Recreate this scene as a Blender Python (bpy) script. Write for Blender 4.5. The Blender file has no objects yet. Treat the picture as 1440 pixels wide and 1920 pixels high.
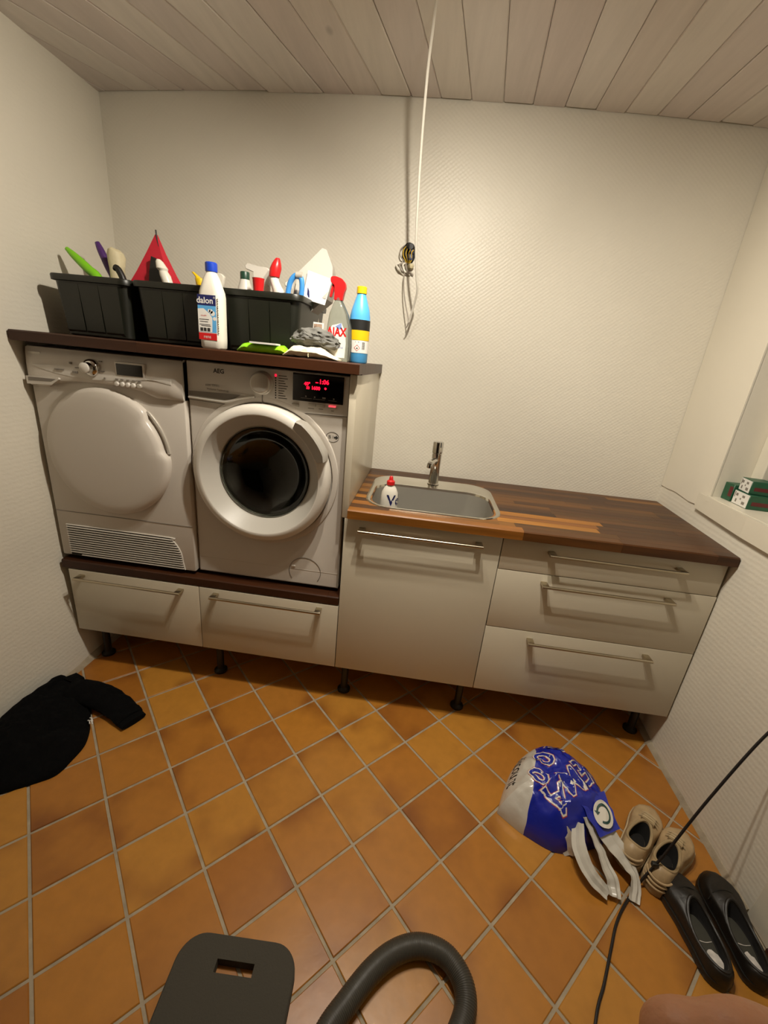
import bpy, bmesh, math, random
from mathutils import Vector, Matrix, noise
from math import pi, sin, cos, radians
random.seed(7)
S = bpy.context.scene
C = S.collection

# ------------------------------------------------------------------ camera
cam = bpy.data.cameras.new('camera')
cam.sensor_fit = 'HORIZONTAL'; cam.sensor_width = 36.0
cam.lens = 781.02 / 1440 * 36.0
cam.clip_start = 0.01
camo = bpy.data.objects.new('camera', cam); C.objects.link(camo)
camo.location = (1.4564, -1.4617, 1.4601)
camo.rotation_euler = (1.22466058, -0.09239611, 0.1069921)
S.camera = camo
# ------------------------------------------------------------------ world, exposure
W = bpy.data.worlds.new('world'); S.world = W
W.use_nodes = True
W.node_tree.nodes['Background'].inputs[0].default_value = (0.01, 0.012, 0.02, 1)
W.node_tree.nodes['Background'].inputs[1].default_value = 1.0
S.view_settings.view_transform = 'Standard'
S.view_settings.look = 'None'
S.view_settings.gamma = 1.0
S.view_settings.use_curve_mapping = False
S.view_settings.exposure = 0.15
BULB = 60.0           # glow of the three lamp faces
SPOT_W, SPOT_ANG, SPOT_BLEND = 50, 152, 1.0    # the three spots of the ceiling lamp: watts, cone, soft edge
AIM = ((-.8, .08, -.92), (.05, .65, -.85), (.85, .05, -.88))
LAMP_COL = (1.0, 0.918, 0.785)

# ------------------------------------------------------------------ helpers: meshes
def lin(c):
    if isinstance(c, str):
        c = [int(c[i:i+2], 16) / 255 for i in (1, 3, 5)]
        c = [x / 12.92 if x <= .04045 else ((x + .055) / 1.055) ** 2.4 for x in c]
    return (c[0], c[1], c[2], 1)

def B(): return bmesh.new()

def quad(bm, *pts, mi=0):
    f = bm.faces.new([bm.verts.new(p) for p in pts]); f.material_index = mi; return f

def box(bm, x0, x1, y0, y1, z0, z1, bev=0.0, seg=2, mi=0):
    M = Matrix.Translation(((x0+x1)/2, (y0+y1)/2, (z0+z1)/2)) @ Matrix.Diagonal((x1-x0, y1-y0, z1-z0, 1))
    r = bmesh.ops.create_cube(bm, size=1.0, matrix=M)
    fs = list({f for v in r['verts'] for f in v.link_faces})
    for f in fs: f.material_index = mi
    if bev > 0:
        es = list({e for v in r['verts'] for e in v.link_edges})
        bmesh.ops.bevel(bm, geom=es, offset=bev, segments=seg, profile=0.5, affect='EDGES')

def loft(bm, rings, cap0=True, cap1=True, closed=True, mi=0):
    rs = [[bm.verts.new(p) for p in r] for r in rings]
    n = len(rs[0])
    for a, b in zip(rs, rs[1:]):
        for i in range(n if closed else n - 1):
            j = (i + 1) % n
            try:
                f = bm.faces.new((a[i], a[j], b[j], b[i])); f.material_index = mi
            except ValueError: pass
    if cap0: bm.faces.new(rs[0][::-1]).material_index = mi
    if cap1: bm.faces.new(rs[-1]).material_index = mi
    return rs

def lathe(bm, prof, c=(0, 0, 0), axis='Z', n=32, sx=1, sy=1, mi=0, cap0=True, cap1=True):
    rings = []
    for r, h in prof:
        ring = []
        for i in range(n):
            a = 2 * pi * i / n
            u, v = r * cos(a) * sx, r * sin(a) * sy
            if axis == 'Z': p = (u, v, h)
            elif axis == 'Y': p = (u, h, -v)
            else: p = (h, u, v)
            ring.append((p[0] + c[0], p[1] + c[1], p[2] + c[2]))
        rings.append(ring)
    loft(bm, rings, cap0, cap1, mi=mi)

def rrect(w, d, r, z, n=5, cx=0, cy=0):
    pts = []
    for sx, sy, a0 in ((1, 1, 0), (-1, 1, pi/2), (-1, -1, pi), (1, -1, 3*pi/2)):
        for i in range(n + 1):
            a = a0 + pi / 2 * i / n
            pts.append((cx + sx*(w/2 - r) + r*cos(a), cy + sy*(d/2 - r) + r*sin(a), z))
    return pts

def catmull(P, k=8):
    P = [Vector(p) for p in P]
    Q = [2*P[0]-P[1]] + P + [2*P[-1]-P[-2]]
    out = []
    for i in range(1, len(Q) - 2):
        for j in range(k):
            t = j / k
            a, b, c, d = Q[i-1], Q[i], Q[i+1], Q[i+2]
            out.append(.5*((2*b) + (c-a)*t + (2*a-5*b+4*c-d)*t*t + (3*b-a-3*c+d)*t**3))
    out.append(P[-1]); return out

def tube(bm, P, r, n=10, smooth=8, mi=0, rf=None):
    P = catmull(P, smooth) if smooth else [Vector(p) for p in P]
    up = None; rings = []
    for i, p in enumerate(P):
        t = (P[min(i+1, len(P)-1)] - P[max(i-1, 0)]).normalized()
        if up is None:
            up = Vector((0, 0, 1)) if abs(t.z) < .9 else Vector((0, 1, 0))
        s = t.cross(up).normalized(); up = s.cross(t).normalized()
        rr = r if rf is None else rf(i / (len(P) - 1)) * r
        rings.append([p + s*rr*cos(2*pi*k/n) + up*rr*sin(2*pi*k/n) for k in range(n)])
    loft(bm, rings, mi=mi)

def ribbon(bm, P, widths, nrm, th=.0015, k=8, mi=0):
    """a strip of sheet along P; widths per control point, nrm: side direction per control point"""
    Q = catmull(P, k); Wd = catmull([(w, 0, 0) for w in widths], k); N = catmull(nrm, k)
    rings = []
    for i, p in enumerate(Q):
        t = (Q[min(i+1, len(Q)-1)] - Q[max(i-1, 0)]).normalized()
        s = N[i].normalized(); s = (s - t*s.dot(t)).normalized(); u = s.cross(t)
        w = Wd[i].x / 2 * (1 + .12*noise.noise((p.x*40, p.y*40, 3)))
        p = p + u*.004*noise.noise((p.x*55, p.y*55, 7))
        rings.append([p - s*w - u*th, p - s*w*.35 + u*(th + .0035), p + s*w*.15 - u*.002, p + s*w*.6 + u*(th + .002), p + s*w - u*th, p + s*w - u*2*th, p + s*w*.6 + u*(.002 - th), p + s*w*.15 - u*(.002 + th*2), p - s*w*.35 + u*(.0035 - th), p - s*w - u*2*th])
    loft(bm, rings, mi=mi)

def prism(bm, poly, axis, a, b, mi=0):
    """poly of (u,v) extruded along axis from a to b"""
    def P(u, v, h):
        return {'Y': (u, h, v), 'X': (h, u, v), 'Z': (u, v, h)}[axis]
    loft(bm, [[P(u, v, a) for u, v in poly], [P(u, v, b) for u, v in poly]], mi=mi)

def clip_poly(poly, f):
    """keep the part of a polygon where f(p) >= 0 (f linear)"""
    out = []
    for i, p in enumerate(poly):
        q = poly[(i+1) % len(poly)]; a, b = f(p), f(q)
        if a >= 0: out.append(p)
        if (a >= 0) != (b >= 0):
            t = a / (a - b); out.append(tuple(p[k] + (q[k]-p[k])*t for k in range(len(p))))
    return out

def text_bm(bm, body, size, fn, offset=0.0, align='CENTER', th=.0, mi=0, space=1.0):
    cu = bpy.data.curves.new('lettering', 'FONT'); cu.body = body; cu.size = size
    cu.align_x = align; cu.align_y = 'CENTER'; cu.offset = offset; cu.resolution_u = 3; cu.space_character = space
    cu.extrude = th
    o = bpy.data.objects.new('lettering', cu); C.objects.link(o)
    dg = bpy.context.evaluated_depsgraph_get(); dg.update()
    me = o.evaluated_get(dg).to_mesh()
    vs = [v.co.copy() for v in me.vertices]; fs = [tuple(p.vertices) for p in me.polygons]
    o.evaluated_get(dg).to_mesh_clear()
    bpy.data.objects.remove(o); bpy.data.curves.remove(cu)
    nb = [bm.verts.new(fn(v)) for v in vs]
    for f in fs:
        try: bm.faces.new([nb[i] for i in f]).material_index = mi
        except ValueError: pass

def mesh_of(name, bm, mats, smooth):
    bmesh.ops.recalc_face_normals(bm, faces=bm.faces)
    me = bpy.data.meshes.new(name); bm.to_mesh(me); bm.free()
    for m in (mats if isinstance(mats, (list, tuple)) else [mats]): me.materials.append(m)
    if smooth:
        me.shade_smooth()
        me.set_sharp_from_angle(angle=radians(38 if smooth is True else smooth))
    return me

def obj(name, bm, mats, parent=None, smooth=True, world=True, label=None):
    root = parent
    while root is not None and root.parent is not None: root = root.parent
    if root is not None and world:
        bmesh.ops.transform(bm, matrix=root.matrix_basis.inverted(), verts=bm.verts)
    me = mesh_of(name, bm, mats, smooth)
    o = bpy.data.objects.new(name, me); C.objects.link(o)
    if parent is not None: o.parent = parent
    if label: o['label'] = label
    return o

def thing(name, label, cat, loc=(0, 0, 0), rotz=0, group=None):
    o = bpy.data.objects.new(name, None); C.objects.link(o)
    o.empty_display_size = .05
    o.location = loc; o.rotation_euler = (0, 0, rotz)
    o.matrix_basis = Matrix.Translation(loc) @ Matrix.Rotation(rotz, 4, 'Z')
    tag(o, label, cat, group); return o

def tag(o, label, cat, group=None):
    o['label'] = label; o['category'] = cat
    if group: o['group'] = group
    return o

def struct(name, bm, mats, parent=None, smooth=False):
    o = obj(name, bm, mats, parent, smooth)
    if parent is None: o['kind'] = 'structure'
    return o

# ------------------------------------------------------------------ helpers: materials
def mat(name, col, rough=.5, metal=0., spec=.5, coat=0., noise_amt=0., noise_scale=8., bump=0., bump_scale=60., objcol=False, **kw):
    m = bpy.data.materials.new(name); m.use_nodes = True
    nt = m.node_tree; bs = nt.nodes['Principled BSDF']
    col = lin(col)
    bs.inputs['Base Color'].default_value = col
    bs.inputs['Roughness'].default_value = rough
    bs.inputs['Metallic'].default_value = metal
    bs.inputs['Specular IOR Level'].default_value = spec
    bs.inputs['Coat Weight'].default_value = coat
    for k, v in kw.items(): bs.inputs[k.replace('_', ' ')].default_value = v
    tc = nt.nodes.new('ShaderNodeTexCoord')
    src = None
    if objcol:
        oi = nt.nodes.new('ShaderNodeObjectInfo'); src = oi.outputs['Color']
    if noise_amt > 0 or objcol:
        nz = nt.nodes.new('ShaderNodeTexNoise'); nz.inputs['Scale'].default_value = noise_scale; nz.inputs['Detail'].default_value = 4
        nt.links.new(tc.outputs['Object'], nz.inputs['Vector'])
        mr = nt.nodes.new('ShaderNodeMapRange'); mr.inputs[1].default_value = .3; mr.inputs[2].default_value = .7
        mr.inputs[3].default_value = 1 - noise_amt; mr.inputs[4].default_value = 1 + noise_amt * .5
        nt.links.new(nz.outputs['Fac'], mr.inputs[0])
        mx = nt.nodes.new('ShaderNodeMix'); mx.data_type = 'RGBA'; mx.blend_type = 'MULTIPLY'; mx.inputs[0].default_value = 1
        if src: nt.links.new(src, mx.inputs[6])
        else: mx.inputs[6].default_value = col
        nt.links.new(mr.outputs[0], mx.inputs[7])
        nt.links.new(mx.outputs[2], bs.inputs['Base Color'])
    if bump > 0:
        nb = nt.nodes.new('ShaderNodeTexNoise'); nb.inputs['Scale'].default_value = bump_scale; nb.inputs['Detail'].default_value = 3
        nt.links.new(tc.outputs['Object'], nb.inputs['Vector'])
        bp = nt.nodes.new('ShaderNodeBump'); bp.inputs['Strength'].default_value = bump; bp.inputs['Distance'].default_value = .004
        nt.links.new(nb.outputs['Fac'], bp.inputs['Height']); nt.links.new(bp.outputs[0], bs.inputs['Normal'])
    return m

def wallpaper(name, col, kind):
    """white painted woven-glass wallpaper: fine ribs in the relief"""
    m = mat(name, col, rough=.42, spec=.4, noise_amt=.04, noise_scale=2.2)
    nt = m.node_tree; bs = nt.nodes['Principled BSDF']
    geo = nt.nodes.new('ShaderNodeNewGeometry')
    def wave(vec, scale, dist):
        mp = nt.nodes.new('ShaderNodeMapping'); mp.inputs['Rotation'].default_value = vec
        nt.links.new(geo.outputs['Position'], mp.inputs['Vector'])
        w = nt.nodes.new('ShaderNodeTexWave'); w.wave_type = 'BANDS'; w.bands_direction = 'X'
        w.inputs['Scale'].default_value = scale; w.inputs['Distortion'].default_value = dist; w.inputs['Detail'].default_value = 2
        w.inputs['Detail Scale'].default_value = 3
        nt.links.new(mp.outputs[0], w.inputs['Vector']); return w
    if kind == 'back':   w = wave((0, radians(-52), 0), 24, 1.2)
    elif kind == 'left': w = wave((0, radians(90), 0), 17, 4)
    else:                w = wave((0, radians(90), 0), 17, 2)
    hgt = w.outputs['Fac']
    if kind == 'back':
        w2 = wave((0, radians(52), 0), 24, 1.2)
        ml = nt.nodes.new('ShaderNodeMath'); ml.operation = 'MULTIPLY_ADD'; ml.inputs[1].default_value = .6
        nt.links.new(w2.outputs['Fac'], ml.inputs[0]); nt.links.new(w.outputs['Fac'], ml.inputs[2]); hgt = ml.outputs[0]
    nz = nt.nodes.new('ShaderNodeTexNoise'); nz.inputs['Scale'].default_value = 26; nz.inputs['Detail'].default_value = 3
    nt.links.new(geo.outputs['Position'], nz.inputs['Vector'])
    b1 = nt.nodes.new('ShaderNodeBump'); b1.inputs['Strength'].default_value = .20 if kind == 'back' else .13; b1.inputs['Distance'].default_value = .002
    nt.links.new(hgt, b1.inputs['Height'])
    b2 = nt.nodes.new('ShaderNodeBump'); b2.inputs['Strength'].default_value = .18; b2.inputs['Distance'].default_value = .004
    nt.links.new(nz.outputs['Fac'], b2.inputs['Height']); nt.links.new(b1.outputs[0], b2.inputs['Normal'])
    nt.links.new(b2.outputs[0], bs.inputs['Normal'])
    return m

def wood(name, rough, coat, scale, objcol=True, col='#888888', knots=False, contrast=.45):
    m = bpy.data.materials.new(name); m.use_nodes = True
    nt = m.node_tree; bs = nt.nodes['Principled BSDF']
    bs.inputs['Roughness'].default_value = rough; bs.inputs['Specular IOR Level'].default_value = .28; bs.inputs['Coat Weight'].default_value = coat; bs.inputs['Coat Roughness'].default_value = .25
    tc = nt.nodes.new('ShaderNodeTexCoord'); oi = nt.nodes.new('ShaderNodeObjectInfo')
    geo = nt.nodes.new('ShaderNodeNewGeometry')
    mp = nt.nodes.new('ShaderNodeMapping'); mp.inputs['Scale'].default_value = scale
    off = nt.nodes.new('ShaderNodeVectorMath'); off.operation = 'SCALE'; off.inputs[0].default_value = (7, 13, 5)
    nt.links.new(oi.outputs['Random'], off.inputs['Scale'])
    add = nt.nodes.new('ShaderNodeVectorMath'); add.operation = 'ADD'
    nt.links.new(geo.outputs['Position'], add.inputs[0]); nt.links.new(off.outputs[0], add.inputs[1])
    nt.links.new(add.outputs[0], mp.inputs['Vector'])
    nz = nt.nodes.new('ShaderNodeTexNoise'); nz.inputs['Scale'].default_value = 1; nz.inputs['Detail'].default_value = 6; nz.inputs['Roughness'].default_value = .62
    nt.links.new(mp.outputs[0], nz.inputs['Vector'])
    mr = nt.nodes.new('ShaderNodeMapRange'); mr.inputs[1].default_value = .25; mr.inputs[2].default_value = .75
    mr.inputs[3].default_value = 1 - contrast; mr.inputs[4].default_value = 1 + contrast * .7
    nt.links.new(nz.outputs['Fac'], mr.inputs[0])
    mx = nt.nodes.new('ShaderNodeMix'); mx.data_type = 'RGBA'; mx.blend_type = 'MULTIPLY'; mx.inputs[0].default_value = 1
    nt.links.new(oi.outputs['Color'], mx.inputs[6]); nt.links.new(mr.outputs[0], mx.inputs[7])
    last = mx.outputs[2]
    if knots:
        vo = nt.nodes.new('ShaderNodeTexVoronoi'); vo.inputs['Scale'].default_value = 2.6
        mp2 = nt.nodes.new('ShaderNodeMapping'); mp2.inputs['Scale'].default_value = (1, .5, 1)
        nt.links.new(add.outputs[0], mp2.inputs['Vector']); nt.links.new(mp2.outputs[0], vo.inputs['Vector'])
        kr = nt.nodes.new('ShaderNodeMapRange'); kr.inputs[1].default_value = .02; kr.inputs[2].default_value = .045; kr.inputs[3].default_value = .62; kr.inputs[4].default_value = 1
        nt.links.new(vo.outputs['Distance'], kr.inputs[0])
        m2 = nt.nodes.new('ShaderNodeMix'); m2.data_type = 'RGBA'; m2.blend_type = 'MULTIPLY'; m2.inputs[0].default_value = 1
        nt.links.new(last, m2.inputs[6]); nt.links.new(kr.outputs[0], m2.inputs[7]); last = m2.outputs[2]
    nt.links.new(last, bs.inputs['Base Color'])
    bp = nt.nodes.new('ShaderNodeBump'); bp.inputs['Strength'].default_value = .12; bp.inputs['Distance'].default_value = .002
    nt.links.new(nz.outputs['Fac'], bp.inputs['Height']); nt.links.new(bp.outputs[0], bs.inputs['Normal'])
    return m

def emit(name, col, strength):
    m = bpy.data.materials.new(name); m.use_nodes = True
    bs = m.node_tree.nodes['Principled BSDF']
    bs.inputs['Base Color'].default_value = lin(col); bs.inputs['Emission Color'].default_value = lin(col)
    bs.inputs['Emission Strength'].default_value = strength; return m

def terracotta():
    m = mat('terracotta', '#B9782F', rough=.34, spec=.45)
    nt = m.node_tree; bs = nt.nodes['Principled BSDF']
    oi = nt.nodes.new('ShaderNodeObjectInfo'); geo = nt.nodes.new('ShaderNodeNewGeometry'); tc = nt.nodes.new('ShaderNodeTexCoord')
    # flamed firing: a darker edge or corner on each tile, its place different tile by tile
    off = nt.nodes.new('ShaderNodeVectorMath'); off.operation = 'SCALE'; off.inputs[0].default_value = (31, 17, 23)
    nt.links.new(oi.outputs['Random'], off.inputs['Scale'])
    add = nt.nodes.new('ShaderNodeVectorMath'); add.operation = 'ADD'
    nt.links.new(tc.outputs['Object'], add.inputs[0]); nt.links.new(off.outputs[0], add.inputs[1])
    n1 = nt.nodes.new('ShaderNodeTexNoise'); n1.inputs['Scale'].default_value = 5.5; n1.inputs['Detail'].default_value = 1.5
    nt.links.new(add.outputs[0], n1.inputs['Vector'])
    r1 = nt.nodes.new('ShaderNodeMapRange'); r1.inputs[1].default_value = .50; r1.inputs[2].default_value = .72
    nt.links.new(n1.outputs['Fac'], r1.inputs[0])
    # the flames sit near tile edges: distance from the tile centre
    ln = nt.nodes.new('ShaderNodeVectorMath'); ln.operation = 'LENGTH'; nt.links.new(tc.outputs['Object'], ln.inputs[0])
    r2 = nt.nodes.new('ShaderNodeMapRange'); r2.inputs[1].default_value = .03; r2.inputs[2].default_value = .11
    nt.links.new(ln.outputs['Value'], r2.inputs[0])
    mu = nt.nodes.new('ShaderNodeMath'); mu.operation = 'MULTIPLY'; nt.links.new(r1.outputs[0], mu.inputs[0]); nt.links.new(r2.outputs[0], mu.inputs[1])
    n2 = nt.nodes.new('ShaderNodeTexNoise'); n2.inputs['Scale'].default_value = 30; n2.inputs['Detail'].default_value = 5
    nt.links.new(add.outputs[0], n2.inputs['Vector'])
    r3 = nt.nodes.new('ShaderNodeMapRange'); r3.inputs[1].default_value = .2; r3.inputs[2].default_value = .8; r3.inputs[3].default_value = .9; r3.inputs[4].default_value = 1.08
    nt.links.new(n2.outputs['Fac'], r3.inputs[0])
    mx = nt.nodes.new('ShaderNodeMix'); mx.data_type = 'RGBA'; nt.links.new(mu.outputs[0], mx.inputs[0])
    nt.links.new(oi.outputs['Color'], mx.inputs[6]); mx.inputs[7].default_value = lin('#7E4A1C')
    m2 = nt.nodes.new('ShaderNodeMix'); m2.data_type = 'RGBA'; m2.blend_type = 'MULTIPLY'; m2.inputs[0].default_value = 1
    nt.links.new(mx.outputs[2], m2.inputs[6]); nt.links.new(r3.outputs[0], m2.inputs[7]); nt.links.new(m2.outputs[2], bs.inputs['Base Color'])
    bp = nt.nodes.new('ShaderNodeBump'); bp.inputs['Strength'].default_value = .15; bp.inputs['Distance'].default_value = .002
    nt.links.new(n2.outputs['Fac'], bp.inputs['Height']); nt.links.new(bp.outputs[0], bs.inputs['Normal'])
    return m

def bag_film():
    m = mat('printed_film', '#1C2A9C', rough=.24, spec=.6, bump=.5, bump_scale=24)
    nt = m.node_tree; bs = nt.nodes['Principled BSDF']; tc = nt.nodes.new('ShaderNodeTexCoord')
    nz = nt.nodes.new('ShaderNodeTexNoise'); nz.inputs['Scale'].default_value = 9
    nt.links.new(tc.outputs['Object'], nz.inputs['Vector'])
    dt = nt.nodes.new('ShaderNodeVectorMath'); dt.operation = 'DOT_PRODUCT'; dt.inputs[1].default_value = (1, -.30, 0)
    nt.links.new(tc.outputs['Object'], dt.inputs[0])
    ad = nt.nodes.new('ShaderNodeMath'); ad.operation = 'MULTIPLY_ADD'; ad.inputs[1].default_value = .016
    nt.links.new(nz.outputs['Fac'], ad.inputs[0]); nt.links.new(dt.outputs['Value'], ad.inputs[2])
    gt = nt.nodes.new('ShaderNodeMath'); gt.operation = 'GREATER_THAN'; gt.inputs[1].default_value = -.076
    nt.links.new(ad.outputs[0], gt.inputs[0])
    mx = nt.nodes.new('ShaderNodeMix'); mx.data_type = 'RGBA'; nt.links.new(gt.outputs[0], mx.inputs[0])
    mx.inputs[6].default_value = lin('#C4BFB4'); mx.inputs[7].default_value = lin('#1B2794')
    nt.links.new(mx.outputs[2], bs.inputs['Base Color']); return m

M = dict(
    wall_back=wallpaper('wallpaper_back', '#DAD4C5', 'back'),
    wall_left=wallpaper('wallpaper_left', '#DAD4C5', 'left'),
    wall_right=wallpaper('wallpaper_right', '#DAD4C5', 'right'),
    plaster=mat('smooth_plaster', '#DAD3C2', rough=.5, noise_amt=.03, noise_scale=3, bump=.1, bump_scale=20),
    trim=mat('white_paint_trim', '#D6CFBD', rough=.4, noise_amt=.03),
    ceiling=wood('whitewashed_pine', .55, .1, (26, 1.6, 26), knots=True, contrast=.10),
    ceil_dark=mat('ceiling_void', '#4A4036', rough=.9),
    tile=terracotta(),
    grout=mat('cement_grout', '#A2957F', rough=.9, noise_amt=.2, noise_scale=25, bump=.3, bump_scale=120),
    walnut=wood('oiled_walnut', .42, .08, (2.2, 34, 34), contrast=.45),
    darkwood=wood('dark_stained_wood', .45, .08, (2.2, 34, 34), contrast=.3),
    front=mat('cream_foil_front', '#C9C0AB', rough=.22, spec=.5),
    carcass=mat('white_melamine', '#CFC8B8', rough=.4),
    steel_brush=mat('brushed_nickel', '#B9AE98', rough=.28, metal=1),
    steel=mat('sink_steel', '#CBC7BC', rough=.17, metal=1),
    steel_bowl=mat('sink_bowl_steel', '#C4BFB3', rough=.55, metal=.35),
    chrome=mat('chrome', '#D0CECA', rough=.07, metal=1),
    black_plastic=mat('black_plastic', '#15140F', rough=.45),
    tub_black=mat('tub_black_plastic', '#16170F', rough=.4, spec=.5),
    dark=mat('shaded_depth', '#0C0B09', rough=.8),  # near-black colour standing in for shaded depth
    appliance=mat('appliance_white', '#C7BFB4', rough=.28, spec=.5),
    appliance_w=mat('appliance_panel_white', '#CCC6BC', rough=.25, spec=.5),
    door_white=mat('porthole_ring_white', '#D3CDC2', rough=.3),
    ring_grey=mat('porthole_cone_grey', '#B7B2A8', rough=.4),
    handle_grey_shaded=mat('handle_grey_shaded', '#A39E94', rough=.35),  # silver-grey, darkened for the shade on its downturned face
    silver=mat('silver_plastic', '#B9B2A6', rough=.3, metal=.3),
    print_shade_grey=mat('grey_print_and_shade', '#7A736A', rough=.6),
    print_dark=mat('dark_print', '#2A2724', rough=.6),
    display=mat('black_display', '#060505', rough=.12, spec=.6),
    lcd=mat('lcd_off', '#17150F', rough=.2),
    led=emit('red_led', '#FF1030', 2.2),
    led_soft=emit('soft_red_led', '#FF5560', .8),
    seal=mat('rubber_gasket', '#2B2C2A', rough=.6),
    drum=mat('drum_steel', '#3A3833', rough=.45, metal=.8),
    white_plastic=mat('white_plastic', '#D8D3C6', rough=.35),
    cream_plastic=mat('cream_plastic', '#CFC4A0', rough=.6, bump=.4, bump_scale=60),
    clear_plastic=mat('cloudy_plastic', '#D5D0C6', rough=.3, Alpha=.75),
    red=mat('red_plastic', '#C41A1C', rough=.35),
    red_cloth=mat('red_fabric', '#B5142A', rough=.7, bump=.2),
    blue_cap=mat('blue_cap', '#1A3FB0', rough=.35),
    navy=mat('navy_print', '#1B1F55', rough=.5),
    sky=mat('sky_print', '#5AA5DA', rough=.5, noise_amt=.15, noise_scale=20),
    paper=mat('white_paper', '#D9D6CF', rough=.7),
    yellow=mat('yellow_plastic', '#DDB812', rough=.4),
    black_print=mat('black_print', '#161614', rough=.5),
    lblue=mat('light_blue_plastic', '#4FA3DC', rough=.35),
    blue=mat('blue_plastic', '#3C86C8', rough=.35),
    green=mat('green_plastic', '#7CC41C', rough=.4),
    dgreen=mat('dark_green_cap', '#173A2A', rough=.4),
    lime=mat('lime_film', '#8CCF1E', rough=.22, spec=.6, noise_amt=.15, noise_scale=12),
    purple=mat('purple_plastic', '#4A2468', rough=.4),
    clear=mat('clear_bottle', '#C8CEC6', rough=.06, Transmission_Weight=.9, IOR=1.25),
    greycloth=mat('grey_cloth', '#6A6964', rough=.95, noise_amt=.25, noise_scale=30, bump=.5, bump_scale=90),
    creamcloth=mat('cream_cloth', '#D8CCB0', rough=.9, bump=.3, bump_scale=80),
    copper=mat('yellow_wire', '#C9A63A', rough=.4),
    wire_blue=mat('blue_wire', '#3A466A', rough=.4),
    wire_grey=mat('grey_cable', '#9A9186', rough=.5),
    cable_white=mat('white_cable', '#E2DDD0', rough=.4),
    cable_black=mat('black_cable', '#140F0E', rough=.5),
    foam=mat('grey_foam', '#423E35', rough=.95, bump=.35, bump_scale=220),
    hose=mat('hose_plastic', '#3D3A33', rough=.38, spec=.5),
    garment=mat('black_jersey', '#060606', rough=1., spec=.15, noise_amt=.4, noise_scale=40, bump=.5, bump_scale=110),
    bag_blue=mat('blue_film', '#1C2A9C', rough=.22, spec=.6, bump=.35, bump_scale=28),
    bag_film=bag_film(),
    bag_white=mat('white_film', '#C2BDB2', rough=.26, spec=.6, bump=.35, bump_scale=28),
    bag_red=mat('bag_red_print', '#A8352E', rough=.35),
    bag_ink=mat('bag_letter_blue', '#1A2792', rough=.3),
    bag_letter=mat('bag_letter_white', '#D5CFC2', rough=.3),
    bag_green=mat('bag_dark_green', '#173F38', rough=.4),
    sneaker=mat('worn_beige_leather', '#B49A74', rough=.45, noise_amt=.2, noise_scale=22, bump=.35, bump_scale=45),
    sneaker_lining=mat('beige_lining', '#A08A66', rough=.9, bump=.3),
    sneaker_sole=mat('beige_rubber', '#B9A582', rough=.6, noise_amt=.2, noise_scale=20),
    shoe_shade=mat('shoe_inside_shade', '#100D0A', rough=.9),  # near-black stands in for the shade inside the shoe openings
    insole_pale=mat('pale_insole', '#8D8778', rough=.9),
    blackshoe=mat('black_leather', '#1A1611', rough=.46, noise_amt=.2, noise_scale=30, bump=.3, bump_scale=50),
    insole_grey=mat('grey_insole', '#3A3930', rough=.8),
    worn=mat('worn_white_patch', '#D0CAC2', rough=.9, noise_amt=.3, noise_scale=60),
    skin=mat('skin', '#B98562', rough=.5, spec=.4, noise_amt=.1, noise_scale=60, bump=.15, bump_scale=250, Subsurface_Weight=.15),
    nail=mat('finger_nail', '#C79A82', rough=.3),
    green_card=mat('green_carton', '#1F5238', rough=.45, noise_amt=.15, noise_scale=30),
    maroon=mat('maroon_print', '#5C1A1C', rough=.5),
    brown_floor=mat('dark_brown_boards', '#3A1E14', rough=.45, noise_amt=.3, noise_scale=9),
    glass=mat('window_glass', '#FFFFFF', rough=.02, Transmission_Weight=1., IOR=1.45),
    porthole=mat('porthole_glass', '#8E948C', rough=.03, Transmission_Weight=1., IOR=1.45),
    bulb=emit('bulb_glow', LAMP_COL, BULB),
)

# ------------------------------------------------------------------ the setting
YB = .645
def xl(y, z):
    """left wall face: leans and bulges a little"""
    t = min(max(y / YB, 0), 1)
    k = min(z / 1.3, 1)
    x = -.034 - .045 * t * k
    if z < .55: x += (.046 if z <= 0 else .046 * (1 - z/.55))
    if y < 0: x += .006
    return x
def xr(y): return 2.605 + (.071 * y if y > 0 else 0)

bm = B()
ys = [YB + .01, .55, .45, .35, .25, .15, .05, -.05, -.2, -.4, -.7, -1.1, -1.6, -2.2, -4.2]
zs = [-.05, 0, .1, .2, .3, .4, .5, .6, .75, .9, 1.1, 1.3, 1.5, 1.8, 2.1, 2.4, 2.7]
g = [[bm.verts.new((xl(y, z) + .0025*noise.noise((y*5, z*5, 3)), y, z)) for z in zs] for y in ys]
for a, b in zip(g, g[1:]):
    for i in range(len(zs) - 1): bm.faces.new((a[i], b[i], b[i+1], a[i+1]))
o = [[bm.verts.new((-.3, y, z)) for z in (zs[0], zs[-1])] for y in (ys[0], ys[-1])]
bm.faces.new((o[0][0], o[0][1], o[1][1], o[1][0]))
bm.faces.new([v for v in g[0]] + [o[0][1], o[0][0]]); bm.faces.new([v for v in g[-1]] + [o[1][1], o[1][0]])
bm.faces.new([r[-1] for r in g] + [o[1][1], o[0][1]]); bm.faces.new([r[0] for r in g] + [o[1][0], o[0][0]])
struct('wall_left', bm, M['wall_left'], smooth=True)

bm = B()
box(bm, -.3, 2.95, YB, YB + .15, -.05, 2.7)
struct('wall_back', bm, M['wall_back'])
bm = B()
box(bm, -.3, 2.95, -4.35, -4.2, -.05, 2.7)
struct('wall_front', bm, mat('rear_wall_dark', '#3A3028', rough=.6, noise_amt=.2))  # unseen end wall, set far back and darkened to cut bounced light

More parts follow.
